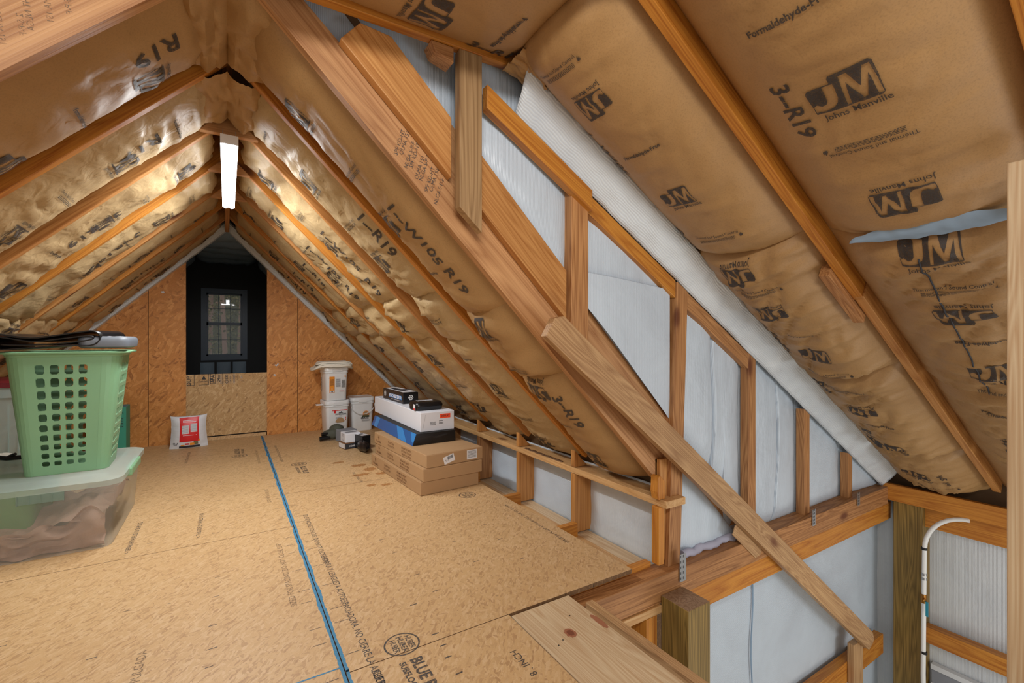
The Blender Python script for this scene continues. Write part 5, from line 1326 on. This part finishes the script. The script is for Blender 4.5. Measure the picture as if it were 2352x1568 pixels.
# laundry hamper
e = empty('laundry_hamper', (-.705, 3.36, .3645), .03); tag(e, 'tall light green plastic laundry hamper with square holes, on the bin lid', 'laundry basket')
Hh = .615
def hpos(q, z):
    """q in 0..8: front straight 0-1, corner 1-2, right 2-3, corner, back, corner, left, corner"""
    f_ = z / Hh; a = .160 + .060 * f_; c = .150 + .055 * f_; rr_ = .042 + .030 * f_
    q = q % 8; i = int(q); t = q - i
    ax, ay = a - rr_, c - rr_
    if i == 0: return P(-ax + 2 * ax * t, -c, z)
    if i == 1: an = -math.pi / 2 + t * math.pi / 2; return P(ax + rr_ * math.cos(an), -ay + rr_ * math.sin(an), z)
    if i == 2: return P(a, -ay + 2 * ay * t, z)
    if i == 3: an = t * math.pi / 2; return P(ax + rr_ * math.cos(an), ay + rr_ * math.sin(an), z)
    if i == 4: return P(ax - 2 * ax * t, c, z)
    if i == 5: an = math.pi / 2 + t * math.pi / 2; return P(-ax + rr_ * math.cos(an), ay + rr_ * math.sin(an), z)
    if i == 6: return P(-a, ay - 2 * ay * t, z)
    an = math.pi + t * math.pi / 2; return P(-ax + rr_ * math.cos(an), -ay + rr_ * math.sin(an), z)
qs = [0, .06]; hc = []
def cols(base, lo, hi, n, frac=.62):
    out = []
    for k in range(n):
        a = base + lo + (hi - lo) * k / n; w = (hi - lo) / n; out += [(a + w * (.5 - frac / 2), a + w * (.5 + frac / 2))]
    return out
holes = cols(0, .10, .84, 4) + cols(1, 1.05, 1.90, 5) + cols(3, 1.12, 1.88, 4) + cols(5, 1.05, 1.90, 5)
bp_ = set()
for a, c in holes: bp_.add(round(a, 4)); bp_.add(round(c, 4))
for i in range(8):
    n_ = 6 if i % 2 else 1
    for k in range(n_): bp_.add(round(i + k / n_, 4))
qs = sorted(bp_) ; qs = [q for q in qs if q < 8] + [8]
rows = []; z = .045
for k in range(10):
    h_ = .024 + .0026 * k; rows.append((z, z + h_)); z += h_ + .0155 + .0004 * k
zs = sorted({0, .012} | {round(v, 4) for rw in rows for v in rw} | {Hh})
hset = {(round(a, 4), round(c, 4)) for a, c in holes}; rset = {(round(a, 4), round(c, 4)) for a, c in rows}
b = B()
def cell(q0, q1, z0, z1):
    c4 = [hpos(q0, z0), hpos(min(q1, 7.9999), z0) if q1 >= 8 else hpos(q1, z0), hpos(min(q1, 7.9999), z1) if q1 >= 8 else hpos(q1, z1), hpos(q0, z1)]
    return c4
for j in range(len(zs) - 1):
    for i in range(len(qs) - 1):
        q0, q1, z0, z1 = qs[i], qs[i + 1], zs[j], zs[j + 1]; c4 = cell(q0, q1, z0, z1)
        if (q0, q1) in hset and (z0, z1) in rset:
            def lp_(s_, t_): return (c4[0] * (1 - s_) + c4[1] * s_) * (1 - t_) + (c4[3] * (1 - s_) + c4[2] * s_) * t_
            e_ = .2; cs = [(0, 0), (1, 0), (1, 1), (0, 1)]
            for (cx_, cy_) in cs:
                sx_, sy_ = (1 if cx_ == 0 else -1), (1 if cy_ == 0 else -1)
                tri = [lp_(cx_, cy_), lp_(cx_ + sx_ * e_, cy_), lp_(cx_, cy_ + sy_ * e_)]
                b.add(tri if sx_ * sy_ > 0 else tri[::-1], [(0, 1, 2)], M['green'])
        else: b.add(c4, [(0, 1, 2, 3)], M['green'], False)
ho = b.build('basket_body', e)
bm = bmesh.new(); bm.from_mesh(ho.data); bmesh.ops.remove_doubles(bm, verts=bm.verts, dist=.0002); bmesh.ops.recalc_face_normals(bm, faces=bm.faces); bm.to_mesh(ho.data); bm.free()
sm_ = ho.modifiers.new('s', 'SOLIDIFY'); sm_.thickness = .003; sm_.offset = 0
b = B(); b.rr([(.004, .158, .148, .041), (.006, .05, .05, .03)], M['green'], False, True, n=6); b.build('basket_floor', e)
b = B(); a = .220; c = .205
b.rr([(Hh - .02, a + .002, c + .002, .073), (Hh - .004, a + .010, c + .010, .08), (Hh - .004, a + .030, c + .028, .09), (Hh + .003, a + .032, c + .030, .092), (Hh + .008, a + .022, c + .020, .085), (Hh + .004, a - .004, c - .004, .07), (Hh - .02, a - .004, c - .004, .07)], M['green'], False, False, n=7); b.build('rim', e)
b = B()
for q0 in (0.99, 1.98):
    b.tube([hpos(q0, z_) for z_ in (.012, .2, .4, Hh - .02)], .0022, M['green'], 6)
b.build('moulded_rib', e)
# folded mat on the hamper
zt = .3645 + Hh + .010
e = empty('folded_mat', (-.715, 3.33, zt), .02); tag(e, 'folded black and grey patterned mat lying across the hamper rim', 'mat')
def mat_path(t):
    # cross section in X,Z : a folded strip seen from its end
    pts = [(-.30, .030), (-.24, .040), (-.10, .030), (.06, .044), (.13, .048), (.155, .030), (.12, .012), (.02, .012), (-.12, .006), (-.215, .003), (-.235, .016), (-.21, .032), (-.10, .022), (.0, .028), (.11, .036), (.12, .027), (.02, .018), (-.1, .013), (-.2, .014)]
    k = t * (len(pts) - 1); i = min(int(k), len(pts) - 2); f_ = k - i
    p0 = pts[max(i - 1, 0)]; p1 = pts[i]; p2 = pts[i + 1]; p3 = pts[min(i + 2, len(pts) - 1)]
    return [.5 * (2 * p1[d_] + (p2[d_] - p0[d_]) * f_ + (2 * p0[d_] - 5 * p1[d_] + 4 * p2[d_] - p3[d_]) * f_ ** 2 + (3 * p1[d_] - p0[d_] - 3 * p2[d_] + p3[d_]) * f_ ** 3) for d_ in (0, 1)]
b = B(); b.grid(lambda u, v: P(mat_path(u)[0] + .05 * v, -.20 + .40 * v, mat_path(u)[1] * 2.0 + .004), 110, 6, M['blackp']); mo = b.build('mat_body', e); sm_ = mo.modifiers.new('s', 'SOLIDIFY'); sm_.thickness = .006; sm_.offset = 0
b = B(); b.rr([(.012, .085, .18, .03), (.02, .10, .195, .04), (.05, .105, .20, .045), (.066, .10, .195, .04), (.074, .085, .18, .03)], plain('mat_grey', '666c74', .5), c=(.165, .0), n=6); b.build('mat_fold', e)
for k in range(3):
    b = B(); b.rr([(.0745, .012, .06, .01), (.0752, .012, .06, .01)], M['labelw'], c=(.125 + .04 * k, -.09 + .05 * k)); b.build('mat_pattern', e)

# tall clear bin with red lid at the left edge
e = empty('storage_bin', (-1.165, 4.12, .001)); tag(e, 'tall cloudy plastic bin with a red lid, half hidden behind the hamper', 'storage bin')
b = B(); b.rr([(0, .13, .18, .04), (.70, .155, .215, .05), (.70, .165, .225, .05), (.765, .165, .225, .05)], M['clearlid'], True, False, n=6); b.build('bin_body', e)
b = B(); b.rr([(.76, .172, .232, .05), (.79, .172, .232, .05), (.80, .15, .21, .05)], plain('red_lid', '6e1a20', .4), False, True, n=6); b.build('lid', e)
for k in range(6):
    b = B(); b.box((-.115 + .042 * k, -.205, .03), (-.110 + .042 * k, -.195, .66), M['clearlid']); o = b.build('rib', e)
b = B(); b.tube([(-1.13, 3.74, .39), (-1.06, 3.72, .375), (-.99, 3.70, .378)], .013, M['blackp'], 8); b.tube([(-1.08, 3.74, .372), (-1.02, 3.70, .40)], .008, M['blackp'], 8)
tag(b.build('spring_clamp'), 'small black clamp on the bin lid, left of the hamper', 'clamp')
b = B(); blobm(b, (-1.10, 3.78, .378), .05, .03, .02, 'cloth', 4); tag(b.build('white_rag'), 'small crumpled white rag behind the black clamp', 'cloth')
bpy.context.view_layer.update()
